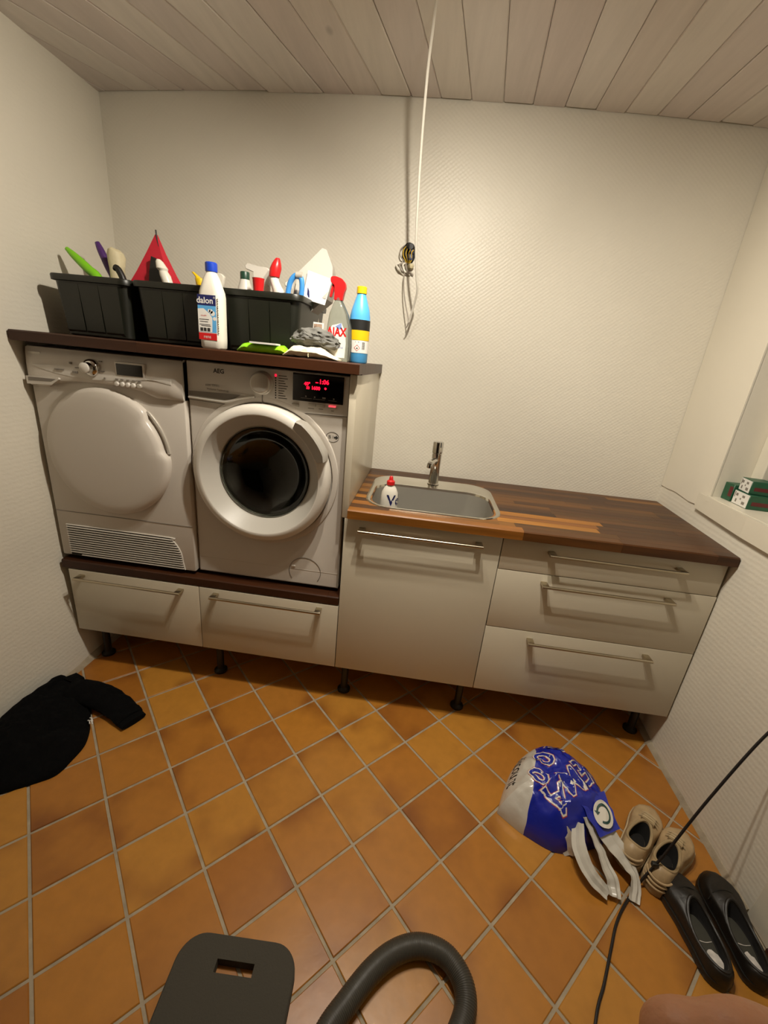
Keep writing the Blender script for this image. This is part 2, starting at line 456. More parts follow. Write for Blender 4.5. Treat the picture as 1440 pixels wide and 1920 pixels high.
# right wall with a window niche and a doorway
WY0, WY1, WZ0, WZ1 = -.48, .25, 1.077, 2.12
DY0, DY1, DZ1 = -1.50, -.64, 2.05
bm = B()
yb = [-4.2, DY0, DY1, WY0, 0, WY1, YB]
zb = [-.05, WZ0, DZ1, WZ1, 2.7]
for i in range(len(yb) - 1):
    for j in range(len(zb) - 1):
        y0, y1, z0, z1 = yb[i], yb[i+1], zb[j], zb[j+1]
        ym, zm = (y0+y1)/2, (z0+z1)/2
        if WY0 < ym < WY1 and WZ0 < zm < WZ1: continue
        if DY0 < ym < DY1 and zm < DZ1: continue
        loft(bm, [[(xr(y0), y0, z0), (xr(y0), y0, z1), (2.95, y0, z1), (2.95, y0, z0)],
                  [(xr(y1), y1, z0), (xr(y1), y1, z1), (2.95, y1, z1), (2.95, y1, z0)]])
bmesh.ops.remove_doubles(bm, verts=bm.verts, dist=1e-5)
bm.verts.index_update()
dup = {}
for f in bm.faces: dup.setdefault(tuple(sorted(v.index for v in f.verts)), []).append(f)
bmesh.ops.delete(bm, geom=[f for l in dup.values() if len(l) > 1 for f in l], context='FACES')
bm.normal_update()
for f in bm.faces:
    if abs(f.normal.x) < .5: f.material_index = 1
struct('wall_right', bm, [M['wall_right'], M['plaster']])
# smooth plaster coat round the window (its lower edge shows as a thin ragged ledge), and the apron board under the sill
bm = B()
T = .006
for (y0, y1, z0, z1) in ((.25, .643, 1.022, 2.5), (WY0, .25, WZ1, 2.5), (-.62, WY0, 1.0, 2.5), (WY0, .25, 1.0, WZ0)):
    sub = 6 if (y0, z0) == (.25, 1.022) else 1
    for k in range(sub):
        a, b = y0 + (y1-y0)*k/sub, y0 + (y1-y0)*(k+1)/sub
        za = z0 + (.006*noise.noise((a*9, 1, 2)) if sub > 1 else 0); zc = z0 + (.006*noise.noise((b*9, 1, 2)) if sub > 1 else 0)
        loft(bm, [[(xr(a) - T, a, za), (xr(a) - T, a, z1), (xr(a) + .001, a, z1), (xr(a) + .001, a, za)],
                  [(xr(b) - T, b, zc), (xr(b) - T, b, z1), (xr(b) + .001, b, z1), (xr(b) + .001, b, zc)]])
struct('trim_1', bm, M['plaster'])
bm = B(); box(bm, xr(0) - .001, 2.748, WY0 + .001, WY1 - .001, 1.06, 1.0795)
loft(bm, [[(xr(.31) - .017, .31, 1.012), (xr(.31) - .017, .31, 1.0772), (2.61, .31, 1.0772), (2.61, .31, 1.012)],
          [(xr(0) - .017, 0, 1.004), (xr(0) - .017, 0, 1.0787), (2.63, 0, 1.0787), (2.63, 0, 1.004)],
          [(xr(-.6) - .017, -.6, .99), (xr(-.6) - .017, -.6, 1.0787), (2.63, -.6, 1.0787), (2.63, -.6, .99)]])
struct('trim_2', bm, M['trim'])
# window: white casement with a dark night pane
bm = B()
FX = 2.735
for (y0, y1, z0, z1) in ((WY0, WY0+.055, WZ0, WZ1), (WY1-.055, WY1, WZ0, WZ1), (WY0+.055, WY1-.055, WZ0, WZ0+.05), (WY0+.055, WY1-.055, WZ1-.05, WZ1)):
    box(bm, FX, FX + .05, y0, y1, z0, z1, .003)
win = struct('window_1', bm, M['trim'])
bm = B(); box(bm, FX + .02, FX + .026, WY0 + .05, WY1 - .05, WZ0 + .045, WZ1 - .045); obj('pane', bm, M['glass'], win, False)
# doorway: casing, brown threshold, closed white door
bm = B()
for (y0, y1, z0, z1) in ((DY1 - .012, DY1 + .075, 0, DZ1 + .07), (DY0 - .075, DY0 + .012, 0, DZ1 + .07), (DY0 + .012, DY1 - .012, DZ1 - .012, DZ1 + .07)):
    box(bm, 2.598, 2.70, y0, y1, z0, z1, .004)
struct('trim_3', bm, M['trim'])
bm = B(); box(bm, 2.71, 2.75, DY0, DY1, .02, DZ1); dr = struct('door_1', bm, M['trim'])
bm = B(); tube(bm, [(2.71, -1.40, 1.02), (2.66, -1.40, 1.02), (2.655, -1.36, 1.02), (2.655, -1.28, 1.02)], .009); obj('door_handle', bm, M['steel_brush'], dr)
bm = B(); box(bm, 2.585, 2.72, DY0 + .012, DY1 - .012, -.01, .022, .004); struct('trim_4', bm, M['brown_floor'])

# floor: grout bed with diagonal terracotta tiles
bm = B(); box(bm, -.3, 2.95, -4.35, YB + .15, -.12, -.0035)
floor = struct('floor', bm, M['grout'])
floor_origin = (1.5353, -.7076)
A_, Bv = Vector((.14224, .13870)), Vector((-.13960, .14049))
tones = ['#AC7228', '#A66C27', '#B17A2F', '#9E6424', '#A86F2B', '#A26927', '#AA732D']
tile_meshes = {}
def tile_mesh(poly):
    key = tuple((round(x, 4), round(y, 4)) for x, y in poly)
    if key in tile_meshes: return tile_meshes[key]
    b = B(); n = len(poly)
    cx = sum(p[0] for p in poly)/n; cy = sum(p[1] for p in poly)/n
    def sc(k): return [(x + (cx-x)/max(math.hypot(cx-x, cy-y), 1e-6)*k, y + (cy-y)/max(math.hypot(cx-x, cy-y), 1e-6)*k) for x, y in poly]
    loft(b, [[(x, y, -.01) for x, y in poly], [(x, y, -.002) for x, y in poly], [(x, y, 0) for x, y in sc(.003)]])
    me = mesh_of('tile', b, M['tile'], False); tile_meshes[key] = me; return me
half = .5 - .0085/.4
sq = [tuple(A_*a*half*2 + Bv*b*half*2) for a, b in ((-.5, -.5), (.5, -.5), (.5, .5), (-.5, .5))]
rest = B()
for i in range(-22, 18):
    for j in range(-22, 18):
        c = Vector(floor_origin) + A_*(i + .5) + Bv*(j + .5)
        if not (-.25 < c.x < 2.85 and -4.4 < c.y < .8): continue
        poly = [(c.x + p[0], c.y + p[1]) for p in sq]
        for f in (lambda p: p[0] - .030, lambda p: 2.592 - p[0], lambda p: p[1] + 2.61, lambda p: .635 - p[1]):
            poly = clip_poly(poly, f)
            if len(poly) < 3: break
        if len(poly) < 3: continue
        ar = abs(sum(poly[k][0]*poly[(k+1) % len(poly)][1] - poly[(k+1) % len(poly)][0]*poly[k][1] for k in range(len(poly)))) / 2
        if ar < .0006: continue
        if c.y < -1.35:
            loft(rest, [[(x, y, -.01) for x, y in poly], [(x, y, 0) for x, y in poly]]); continue
        t = bpy.data.objects.new('tile', tile_mesh([(x - c.x, y - c.y) for x, y in poly])); C.objects.link(t)
        t.parent = floor; t.location = (c.x, c.y, random.uniform(-.0006, .0006))
        t.rotation_euler = (random.uniform(-.002, .002), random.uniform(-.002, .002), 0)
        t.color = lin(random.choice(tones))
o = obj('tile_rest', rest, M['tile'], floor, False); o['kind'] = 'stuff'; o.color = lin(tones[0])
# cement fillets along the side walls
bm = B()
loft(bm, [[(xl(y, .01) - .02, y, -.004), (.034, y, -.004), (.030, y, .003), (xl(y, .03) + .003, y, .022), (xl(y, .03) - .02, y, .022)] for y in (.64, .3, 0, -.3, -.8, -2.6)])
struct('baseboard_left', bm, M['grout'], smooth=True)
bm = B()
loft(bm, [[(xr(y) + .02, y, -.004), (2.588, y, -.004), (2.592, y, .003), (xr(y) - .003, y, .018), (xr(y) + .02, y, .018)] for y in (.64, .3, 0, -.2, -.56)])
struct('baseboard_right', bm, M['grout'], smooth=True)

# ceiling: whitewashed boards running from the back wall towards the viewer
bm = B(); box(bm, -.3, 2.95, -4.35, YB + .15, 2.56, 2.72); ceil = struct('ceiling', bm, M['ceil_dark'])
def zc(x, y): return 2.456 - .036*((x - 1.28)/1.33)**2 - .05*(YB - y)
def xj(x0, y): return x0 + (-.32 + .153*(min(max(x0, -.1), 2.7) - .3))*(YB - y)
xs0 = [-.156, -.039, .079, .197, .302, .428, .542, .661, .773, .892, 1.012, 1.131, 1.249, 1.367, 1.487, 1.611, 1.725, 1.847, 1.964, 2.075, 2.197, 2.308, 2.427, 2.545, 2.66]
while xj(xs0[-1], -.2) < 2.75 or xs0[-1] < 2.75: xs0.append(xs0[-1] + .118)
ptone = ['#DAD2CA', '#D6CCC3', '#DDD5CC', '#D5CBC4', '#DAD2C8', '#D3C8C1']
for k in range(len(xs0) - 1):
    gp = .0007; drop = random.uniform(0, .0025)
    ends = (YB - .002 - random.choice((0, 0, .004, .01)), -.2, -1.0, -2.4, -4.195)
    b = B(); ok = False
    for y1, y0 in zip(ends, ends[1:]):
        def strip(ins, dz):
            P = [(xj(xs0[k], y1) + gp + ins, y1), (xj(xs0[k+1], y1) - gp - ins, y1), (xj(xs0[k+1], y0) - gp - ins, y0), (xj(xs0[k], y0) + gp + ins, y0)]
            for f in (lambda p: p[0] + .10, lambda p: 2.69 - p[0]):
                P = clip_poly(P, f)
                if len(P) < 3: return None
            return P
        lo = strip(.004, 0)
        if not lo: continue
        up = strip(0, 0)
        if not up: continue
        ok = True
        if len(lo) == len(up):
            loft(b, [[(x, y, zc(x, y) - drop) for x, y in lo], [(x, y, zc(x, y) - drop + .0035) for x, y in up], [(x, y, zc(x, y) - drop + .016) for x, y in up]])
        else:
            loft(b, [[(x, y, zc(x, y) - drop) for x, y in up], [(x, y, zc(x, y) - drop + .016) for x, y in up]])
    if ok:
        p = obj('plank', b, M['ceiling'], ceil, False); p.color = lin(random.choice(ptone))
    else: b.free()

# ------------------------------------------------------------------ lamps
lamp = thing('ceiling_lamp', 'white ceiling lamp bar with three spot heads', 'lamp', (1.46, -.42, 2.395))
LX_, LYC, LZ = 1.46, -.42, 2.28
bm = B(); lathe(bm, [(.05, 2.395), (.05, 2.375), (.012, 2.365), (.009, 2.36), (.009, LZ + .05), (.012, LZ + .04)], (LX_, LYC, 0), n=24); obj('rod', bm, M['white_plastic'], lamp)
bm = B(); box(bm, -.20, .20, -.015, .015, LZ + .028, LZ + .046, .004)
bmesh.ops.rotate(bm, verts=bm.verts, cent=(0, 0, 0), matrix=Matrix.Rotation(radians(-28), 3, 'Z')); bmesh.ops.translate(bm, verts=bm.verts, vec=(LX_, LYC, 0)); obj('bar', bm, M['white_plastic'], lamp)
for dx, dy, aim in ((-.16, .085, AIM[0]), (0, 0, AIM[1]), (.16, -.085, AIM[2])):
    p = Vector((LX_ + dx, LYC + dy, LZ)); a_ = Vector(aim).normalized(); q = a_.to_track_quat('Z', 'Y').to_matrix().to_4x4()
    bm = B(); lathe(bm, [(.012, -.035), (.026, -.030), (.034, .0), (.036, .010), (.033, .010), (.030, .0), (.024, -.022), (.004, -.024)], n=24)
    bmesh.ops.transform(bm, matrix=Matrix.Translation(p) @ q, verts=bm.verts); hd = obj('spot_head', bm, M['white_plastic'], lamp)
    bm = B(); lathe(bm, [(.027, -.006), (.026, -.002), (.002, .001)], n=24)
    bmesh.ops.transform(bm, matrix=Matrix.Translation(p) @ q, verts=bm.verts); obj('bulb', bm, M['bulb'], hd)
    ld = bpy.data.lights.new('spot', 'SPOT'); ld.energy = SPOT_W; ld.color = LAMP_COL; ld.spot_size = radians(SPOT_ANG); ld.spot_blend = SPOT_BLEND; ld.shadow_soft_size = .018
    lo = bpy.data.objects.new('spot', ld); C.objects.link(lo); lo.location = p + a_*.034; lo.rotation_euler = (-a_).to_track_quat('Z', 'Y').to_euler()




# ------------------------------------------------------------------ worktop and shelves: glued staves, each its own piece
def staves(parent, y0, y1, z0, z1, rows, lens, tones, m, clips, xa, xb, hole=None, fronttones=None):
    h = (y1 - y0) / rows; gp = .00025
    for r in range(rows):
        ya, yb_ = y0 + r*h, y0 + (r+1)*h
        x = xa - random.uniform(0, lens[0])
        while x < xb:
            L = random.uniform(*lens); rects = [(x + gp, x + L - gp, ya + gp, yb_ - gp)]
            if hole:
                hx0, hx1, hy0, hy1 = hole; new = []
                for (a, b, c, d) in rects:
                    if b <= hx0 or a >= hx1 or d <= hy0 or c >= hy1: new.append((a, b, c, d)); continue
                    if a < hx0: new.append((a, hx0, c, d))
                    if b > hx1: new.append((hx1, b, c, d))
                    a2, b2 = max(a, hx0), min(b, hx1)
                    if c < hy0: new.append((a2, b2, c, hy0))
                    if d > hy1: new.append((a2, b2, hy1, d))
                rects = new
            tone = random.choice(fronttones if (fronttones and r == 0) else tones)
            if r == 0 and hole: tone = random.choice(walnut_light[:3] if x < 1.55 else walnut_tones[:4])
            elif fronttones and r < 5 and x < 1.75 and random.random() < .55: tone = random.choice(fronttones)
            for (a, b, c, d) in rects:
                poly = [(a, c), (b, c), (b, d), (a, d)]
                for f in clips:
                    poly = clip_poly(poly, f)
                    if len(poly) < 3: break
                if len(poly) < 3 or (max(p[0] for p in poly) - min(p[0] for p in poly)) < .004: continue
                b_ = B(); n = len(poly)
                front = r == 0 and abs(c - (y0 + gp)) < 1e-6
                if front:   # eased front edge
                    P2 = [(px, py + (.004 if abs(py - c) < 1e-6 else 0)) for px, py in poly]
                    loft(b_, [[(px, py, z0 + .003) for px, py in poly], [(px, py, z1 - .004) for px, py in poly], [(px, py, z1) for px, py in P2]])
                else:
                    loft(b_, [[(px, py, z0) for px, py in poly], [(px, py, z1) for px, py in poly]])
                s = obj('stave', b_, m, parent, False); s.color = lin(tone)
            x += L

walnut_tones = ['#4B2B0F', '#583514', '#40240C', '#623C14', '#523312', '#46280E', '#7A4F1C', '#482A0F', '#3C210B']
walnut_light = ['#95601F', '#87541E', '#A36C28', '#55331A', '#7B4B1C']
dark_tones = ['#3A1F0F', '#3C200F', '#361C0D', '#402310', '#3B1F0E']
wt = thing('worktop', 'long oiled wooden butcher-block worktop round the steel sink', 'worktop', (1.9, .3, .898))
staves(wt, -.03, .643, .898, .936, 16, (.28, .75), walnut_tones, M['walnut'],
       [lambda p: p[0] - 1.2155, lambda p: (2.602 + .071*p[1]) - p[0]], 1.2155, 2.70,
       hole=(1.282, 1.778, .051, .520), fronttones=walnut_light)
for sx, sy in ((1, 1), (1, -1), (-1, 1), (-1, -1)):
    hx, hy = (1.778 if sx > 0 else 1.282), (.520 if sy > 0 else .051); r_ = .102
    P = [(hx, hy)] + [(hx - sx*r_ + sx*r_*cos(a), hy - sy*r_ + sy*r_*sin(a)) for a in [pi/2*k/8 for k in range(9)]]
    bm = B(); prism(bm, P, 'Z', .898, .936); q = obj('stave', bm, M['walnut'], wt, False); q.color = lin(walnut_light[1])
us = thing('shelf_board', 'dark stained wooden shelf board on top of the two white machines', 'shelf', (.6, .3, 1.409))
staves(us, -.03, .643, 1.409, 1.447, 10, (.35, .9), dark_tones, M['darkwood'],
       [lambda p: p[0] - (-.024 - .068*p[1]), lambda p: 1.224 - p[0]], -.12, 1.224, fronttones=['#3C2010', '#3A1F0F', '#422412'])
ls = thing('plinth_board', 'dark stained wooden board under the dryer and washing machine', 'shelf', (.6, .3, .50))
staves(ls, 0.0, .643, .501, .54, 10, (.35, .9), dark_tones, M['darkwood'],
       [lambda p: p[0] - (-.012 - .03*p[1]), lambda p: 1.198 - p[0]], -.1, 1.198)

# ------------------------------------------------------------------ cabinets
def carcass(root, x0, x1, z0, z1, yb=.58):
    bm = B(); t = .016
    box(bm, x0, x0+t, .0195, yb, z0, z1); box(bm, x1-t, x1, .0195, yb, z0, z1)
    box(bm, x0+t, x1-t, .0195, yb, z0, z0+t); box(bm, x0+t, x1-t, .0195, yb, z1-t, z1) if z1 < .6 else box(bm, x0+t, x1-t, .0195, .044, z1-t, z1)
    box(bm, x0+t, x1-t, yb-.006, yb, z0+t, z1-t)
    obj('carcass', bm, M['carcass'], root, False)
def front(root, name, x0, x1, z0, z1, hx0, hx1, hz):
    bm = B(); box(bm, x0+.0015, x1-.0015, 0, .018, z0+.0015, z1-.0015, .0012, 2)
    f = obj(name, bm, M['front'], root)
    bm = B(); tube(bm, [(hx0, -.036, hz), (hx1, -.036, hz)], .0058, n=12, smooth=0)
    hd = obj('handle', bm, M['steel_brush'], f)
    bm = B()
    for x in (hx0 + .013, hx1 - .013): box(bm, x-.012, x+.012, -.036, .0005, hz-.004, hz+.006, .001)
    # the two end brackets belong to the handle
    bmesh.ops.recalc_face_normals(bm, faces=bm.faces)
    b2 = B(); b2.from_mesh(hd.data)
    bmesh.ops.transform(bm, matrix=root.matrix_basis.inverted(), verts=bm.verts)
    me = bpy.data.meshes.new('tmp'); bm.to_mesh(me); b2.from_mesh(me); b2.to_mesh(hd.data); b2.free(); bm.free(); bpy.data.meshes.remove(me)
    hd.data.shade_smooth(); hd.data.set_sharp_from_angle(angle=radians(38))
    return f
def legs(root, spots, ztop):
    for x, y in spots:
        bm = B(); lathe(bm, [(.030, 0), (.030, .008), (.022, .012), (.016, .018), (.016, ztop-.03), (.026, ztop-.02), (.030, ztop)], (x, y, 0), n=14)
        obj('leg', bm, M['black_plastic'], root)
c1 = thing('drawer_cabinet', 'low cream drawer cabinet under the dryer, beside the left wall', 'cabinet', (.306, .3, 0), group='cream drawer cabinets')
carcass(c1, .013, .598, .192, .499); front(c1, 'drawer', .012, .600, .192, .500, .062, .534, .474); legs(c1, [(.065, .085), (.065, .5), (.54, .5)], .192)
c2 = thing('drawer_cabinet', 'low cream drawer cabinet under the washing machine', 'cabinet', (.9, .3, 0), group='cream drawer cabinets')
carcass(c2, .602, 1.198, .192, .499); front(c2, 'drawer', .600, 1.200, .192, .500, .662, 1.132, .476); legs(c2, [(.635, .085), (1.16, .5), (.66, .5)], .192)
c3 = thing('sink_cabinet', 'cream sink cabinet with one tall door and a bar handle on top', 'cabinet', (1.5, .3, 0))
carcass(c3, 1.202, 1.798, .192, .892); front(c3, 'door', 1.200, 1.800, .192, .892, 1.260, 1.727, .856); legs(c3, [(1.235, .085), (1.765, .09), (1.25, .5), (1.75, .5)], .192)
c4 = thing('drawer_cabinet', 'wide cream base cabinet with three drawers beside the right wall', 'cabinet', (2.2, .3, 0), group='cream drawer cabinets')
carcass(c4, 1.802, 2.596, .192, .892)
front(c4, 'drawer', 1.800, 2.600, .192, .508, 1.967, 2.441, .472)
front(c4, 'drawer', 1.800, 2.600, .508, .764, 1.967, 2.445, .729)
front(c4, 'drawer', 1.800, 2.596, .764, .892, 1.967, 2.447, .856)
legs(c4, [(1.85, .5), (2.55, .11), (2.55, .5)], .192)
sp = thing('side_panel', 'upright cream panel between the washing machine and the sink worktop', 'panel', (1.205, .3, .892))
bm = B(); box(bm, 1.190, 1.2145, 0.0, .643, .892, 1.409, .001); obj('board', bm, M['front'], sp)

# ------------------------------------------------------------------ tumble dryer
d = thing('tumble_dryer', 'white tumble dryer with a solid round door beside the left wall', 'dryer', (.28, .3, .54))
FY = .022
bm = B(); box(bm, -.018, .579, FY, .60, .556, 1.398, .006, 2); obj('body', bm, M['appliance'], d)
for x, y in ((.03, .07), (.53, .07), (.03, .55), (.53, .55)):
    bm = B(); lathe(bm, [(.022, .54), (.022, .546), (.012, .55), (.012, .558)], (x, y, 0), n=12); obj('foot', bm, M['black_plastic'], d)
# control panel: swells forward at its lower half, with a scooped lower edge over the door
bm = B(); rings = []
prof = [(.016, 1.258), (.007, 1.270), (.003, 1.30), (.005, 1.335), (.012, 1.366), (.022, 1.392), (.05, 1.400)]
for i in range(25):
    x = -.018 + .597 * i / 24
    e = min(1, min(x + .018, .579 - x) / .03); ez = 1 - (1 - e)**2
    arc = max(0, 1 - ((x - .262) / .20)**2) ** .5 * .030 if abs(x - .262) < .2 else 0
    rings.append([(x, FY + (y - .022) * (.45 + .55*ez), z + (arc * max(0, (1.30 - z) / .042) if z < 1.30 else 0)) for y, z in prof] + [(x, FY + .06, 1.400), (x, FY + .06, 1.258 + arc)])
loft(bm, rings); cp = obj('control_panel', bm, M['appliance'], d)
def panel_y(z, off=0):
    for (ya, za), (yb_, zb_) in zip(prof, prof[1:]):
        if za <= z <= zb_: return FY - .022 + ya + (yb_ - ya)*(z - za)/(zb_ - za) - off
    return FY - .02
# raised band across the panel, paler to suggest light on its upturned face
bm = B(); up_ = []; lo_ = []
for i in range(25):
    t = i / 24; x = .015 + .53*t
    up_.append((x, 1.335 + .012*sin(pi*min(1, t*1.1)) - .012*t**3 * 2)); lo_.append((x, 1.332 - .030*sin(pi*min(t*1.0, 1)**.8)))
rings = [[(x, panel_y(z1) - .0012, z1), (x, panel_y((z1+z2)/2) - .0026, (z1+z2)/2), (x, panel_y(z2) - .0012, z2), (x, panel_y((z1+z2)/2) + .006, (z1+z2)/2)] for (x, z1), (_, z2) in zip(up_, lo_)]
loft(bm, rings); obj('panel_band', bm, M['appliance_w'], d)
bm = B(); lathe(bm, [(.030, .014), (.030, -.002), (.027, -.008), (.019, -.012), (.017, -.028), (.013, -.030)], (.247, 0, 1.343), 'Y', 28); k = obj('knob', bm, M['chrome'], d)
bm = B(); lathe(bm, [(.017, -.024), (.0175, -.034), (.013, -.037)], (.247, 0, 1.343), 'Y', 24); obj('knob_cap', bm, M['appliance_w'], k)
bm = B(); box(bm, .338, .448, .001, .018, 1.322, 1.374, .003); s = obj('display_frame', bm, M['appliance_w'], d)
bm = B(); box(bm, .344, .442, -.0006, .01, 1.328, 1.367, .001); obj('display', bm, M['lcd'], s)
for k_, x in enumerate((.340, .361, .382, .402, .425)):
    bm = B(); lathe(bm, [(.009, .014), (.009, -.001), (.007, -.004), (.002, -.005)], (x, 0, 1.296), 'Y', 16); b_ = obj('button', bm, M['silver'] if k_ == 4 else M['appliance_w'], d)
    if k_ == 4: b_['label'] = 'grey start button'
bm = B()
for x in (.337, .357, .379, .401, .423): box(bm, x, x + .010, panel_y(1.313) - .0058, .01, 1.311, 1.315)
obj('print', bm, M['print_shade_grey'], d, False)
bm = B(); box(bm, -.005, .044, panel_y(1.374) - .0012, .02, 1.369, 1.379, .001); obj('badge', bm, M['silver'], d)
bm = B()
for (x, z, w, h) in ((.165, 1.352, .006, .007), (.183, 1.322, .018, .007), (.192, 1.338, .014, .003), (.288, 1.334, .014, .003), (.296, 1.312, .005, .005), (.122, 1.326, .034, .004), (.28, 1.368, .012, .003)):
    box(bm, x - w/2, x + w/2, panel_y(z) - .0058, 0.01, z - h/2, z + h/2)
obj('print', bm, M['print_shade_grey'], d, False)
# water tank drawer; the grip's scoop is only shade painted as a grey plate
bm = B(); prism(bm, [(-.012, 1.264), (.085, 1.268), (.118, 1.290), (.116, 1.296), (-.012, 1.292)], 'Y', -.0035, .012); t_ = obj('tank_drawer', bm, M['appliance_w'], d)
bm = B(); prism(bm, [(-.004, 1.276), (.086, 1.280), (.106, 1.290), (-.002, 1.2895)], 'Y', -.0042, .008); obj('grip_shade', bm, M['print_shade_grey'], t_)
# door: shallow dome with a grip scallop on its right edge
bm = B(); rings = []
for r, y in ((.245, FY + .004), (.2465, FY - .010), (.245, FY - .020), (.240, FY - .028), (.229, FY - .034), (.205, FY - .038), (.16, FY - .041), (.10, FY - .043), (.05, FY - .0438), (.004, FY - .044)):
    ring = []
    for i in range(96):
        a = 2*pi*i/96
        s_ = 1.0
        if r > .225:
            w_ = max(0, min(1, (a - radians(2)) / radians(7))) * max(0, min(1, (radians(47) - a) / radians(7)))
            s_ = 1 - .075 * w_ * w_ * (3 - 2*w_)
        xx_ = r*s_*cos(a)*1.015
        ring.append((.262 + xx_, FY + (y - FY)*(.80 + .20*xx_/.25), 1.028 + r*s_*sin(a)))
    rings.append(ring)
loft(bm, rings); obj('door', bm, M['appliance'], d)
bm = B(); P = []
for i in range(13):
    a = radians(6 + 40*i/12); P.append((.262 + .2465*cos(a), FY - .004, 1.028 + .2465*sin(a)))
tube(bm, P, .006, n=8, smooth=2); obj('door_grip', bm, M['silver'], d)
bm = B(); box(bm, -.016, .577, FY - .0012, FY + .004, .758, .7605); obj('seam', bm, M['print_shade_grey'], d, False)
# lower grille with slats
def gr_x1(z): return .478 + (.046 * (1 - max(0, (z - .60) / .098)**2.2) if z > .60 else .046 + .008*(.60 - z)/.04)
bm = B(); gz = [.563 + .0105*i for i in range(13)]
poly = [(.024, .560)] + [(gr_x1(.560 + .14*i/16) - .001, .560 + .14*i/16) for i in range(17)] + [(.024, .698)]
prism(bm, poly, 'Y', FY - .0012, FY + .003); gr = obj('grille', bm, M['dark'], d, False)  # flat backing sheet paints the shade between the slats
bm = B(); edge = [(gr_x1(.560 + .14*i/16) + .002, FY - .002, .560 + .14*i/16) for i in range(17)] + [(.2, FY - .002, .7005), (.022, FY - .002, .6995)]
tube(bm, edge, .0028, n=8, smooth=3); obj('grille_rim', bm, M['appliance_w'], gr)
for i in range(13):
    z = .5645 + .0105*i
    bm = B(); x1 = gr_x1(z)
    loft(bm, [[(x, FY + .002, z - .0025), (x, FY - .007, z - .001), (x, FY - .007, z + .002), (x, FY + .002, z + .0035)] for x in (.024 + (.05 if i < 1 else .0), x1)])
    obj('slat', bm, M['appliance_w'], gr, False)

# ------------------------------------------------------------------ washing machine
w = thing('washing_machine', 'white washing machine with a dark glass porthole and lit red display', 'washing machine', (.885, .3, .54))
WY = .04; X0, X1, Z0, Z1 = .586, 1.184, .556, 1.402; cx, cz, R0 = .873, 1.016, .262
bm = B()
box(bm, X0, X1, WY + .02, .60, Z0, Z1)
bmesh.ops.delete(bm, geom=[f for f in bm.faces if f.calc_center_median().y < WY + .021], context='FACES')
n = 64; angs = sorted([2*pi*i/n for i in range(n)] + [math.atan2(zc_ - cz, xc_ - cx) % (2*pi) for xc_ in (X0, X1) for zc_ in (Z0, Z1)])
def ray_rect(a):
    c_, s_ = cos(a), sin(a); ts = []
    if c_ > 1e-9: ts.append((X1 - cx)/c_)
    if c_ < -1e-9: ts.append((X0 - cx)/c_)
    if s_ > 1e-9: ts.append((Z1 - cz)/s_)
    if s_ < -1e-9: ts.append((Z0 - cz)/s_)
    t = min(ts); return (cx + c_*t, cz + s_*t)
outer = [ray_rect(a) for a in angs]
def inset(p, k): return (min(max(p[0], X0 + k), X1 - k), min(max(p[1], Z0 + k), Z1 - k))
loft(bm, [[(x, WY + .02, z) for x, z in outer], [(x, WY + .005, z) for x, z in outer], [(inset(p, .006)[0], WY, inset(p, .006)[1]) for p in outer],
          [(cx + (R0 + .012)*cos(a), WY, cz + (R0 + .012)*sin(a)) for a in angs], [(cx + R0*cos(a), WY + .006, cz + R0*sin(a)) for a in angs],
          [(cx + .19*cos(a), WY + .012, cz + .19*sin(a)) for a in angs]], False, False)
bmesh.ops.remove_doubles(bm, verts=bm.verts, dist=1e-5)
obj('body', bm, M['appliance'], w)
for x, y in ((.63, .09), (1.14, .09), (.63, .55), (1.14, .55)):
    bm = B(); lathe(bm, [(.022, .54), (.022, .546), (.012, .55), (.012, .558)], (x, y, 0), n=12); obj('foot', bm, M['black_plastic'], w)
bm = B(); lathe(bm, [(.19, WY + .014), (.185, WY + .05), (.20, WY + .06), (.235, WY + .07), (.235, WY + .36), (.01, WY + .37)], (cx, 0, cz), 'Y', 48, cap0=False); dm = obj('drum', bm, M['drum'], w)
bm = B(); lathe(bm, [(.1885, WY + .013), (.178, WY + .02), (.172, WY + .045), (.186, WY + .06)], (cx, 0, cz), 'Y', 48, cap0=False, cap1=False); obj('gasket', bm, M['seal'], w)
# door ring and bowl
bm = B(); lathe(bm, [(.176, WY + .004), (.261, WY + .003), (.2625, WY - .026), (.2600, WY - .044), (.253, WY - .054), (.230, WY - .062), (.2255, WY - .060)], (cx, 0, cz), 'Y', 72, cap0=False, cap1=False)
dr_ = obj('porthole_door', bm, M['door_white'], w, smooth=50)
bm = B(); nr = 144; rings = []
for r, y in ((.2255, WY - .060), (.2215, WY - .055), (.187, WY - .008), (.1795, WY - .002), (.1765, WY + .006)):
    rings.append([(cx + (r + (.0009 if (i % 2 and .178 < r < .22) else 0))*cos(2*pi*i/nr), y, cz + (r + (.0009 if (i % 2 and .178 < r < .22) else 0))*sin(2*pi*i/nr)) for i in range(nr)])
loft(bm, rings, False, False); obj('cone', bm, M['ring_grey'], dr_, smooth=25)
bm = B(); lathe(bm, [(.290, WY + .002), (.286, WY - .004), (.276, WY - .006), (.267, WY - .003), (.264, WY + .004)], (cx, 0, cz), 'Y', 72, cap0=False, cap1=False); obj('surround', bm, M['appliance'], w)
bm = B(); lathe(bm, [(.1765, WY + .000), (.172, WY - .006), (.164, WY - .002), (.154, WY + .008), (.138, WY + .030), (.11, WY + .048), (.05, WY + .058), (.002, WY + .06),
                     (.002, WY + .068), (.05, WY + .066), (.112, WY + .056), (.142, WY + .036), (.160, WY + .014), (.170, WY + .004), (.1765, WY + .006)], (cx, 0, cz), 'Y', 64, cap0=False, cap1=False)
bmesh.ops.remove_doubles(bm, verts=bm.verts, dist=1e-4)
obj('glass', bm, M['porthole'], dr_, smooth=60)
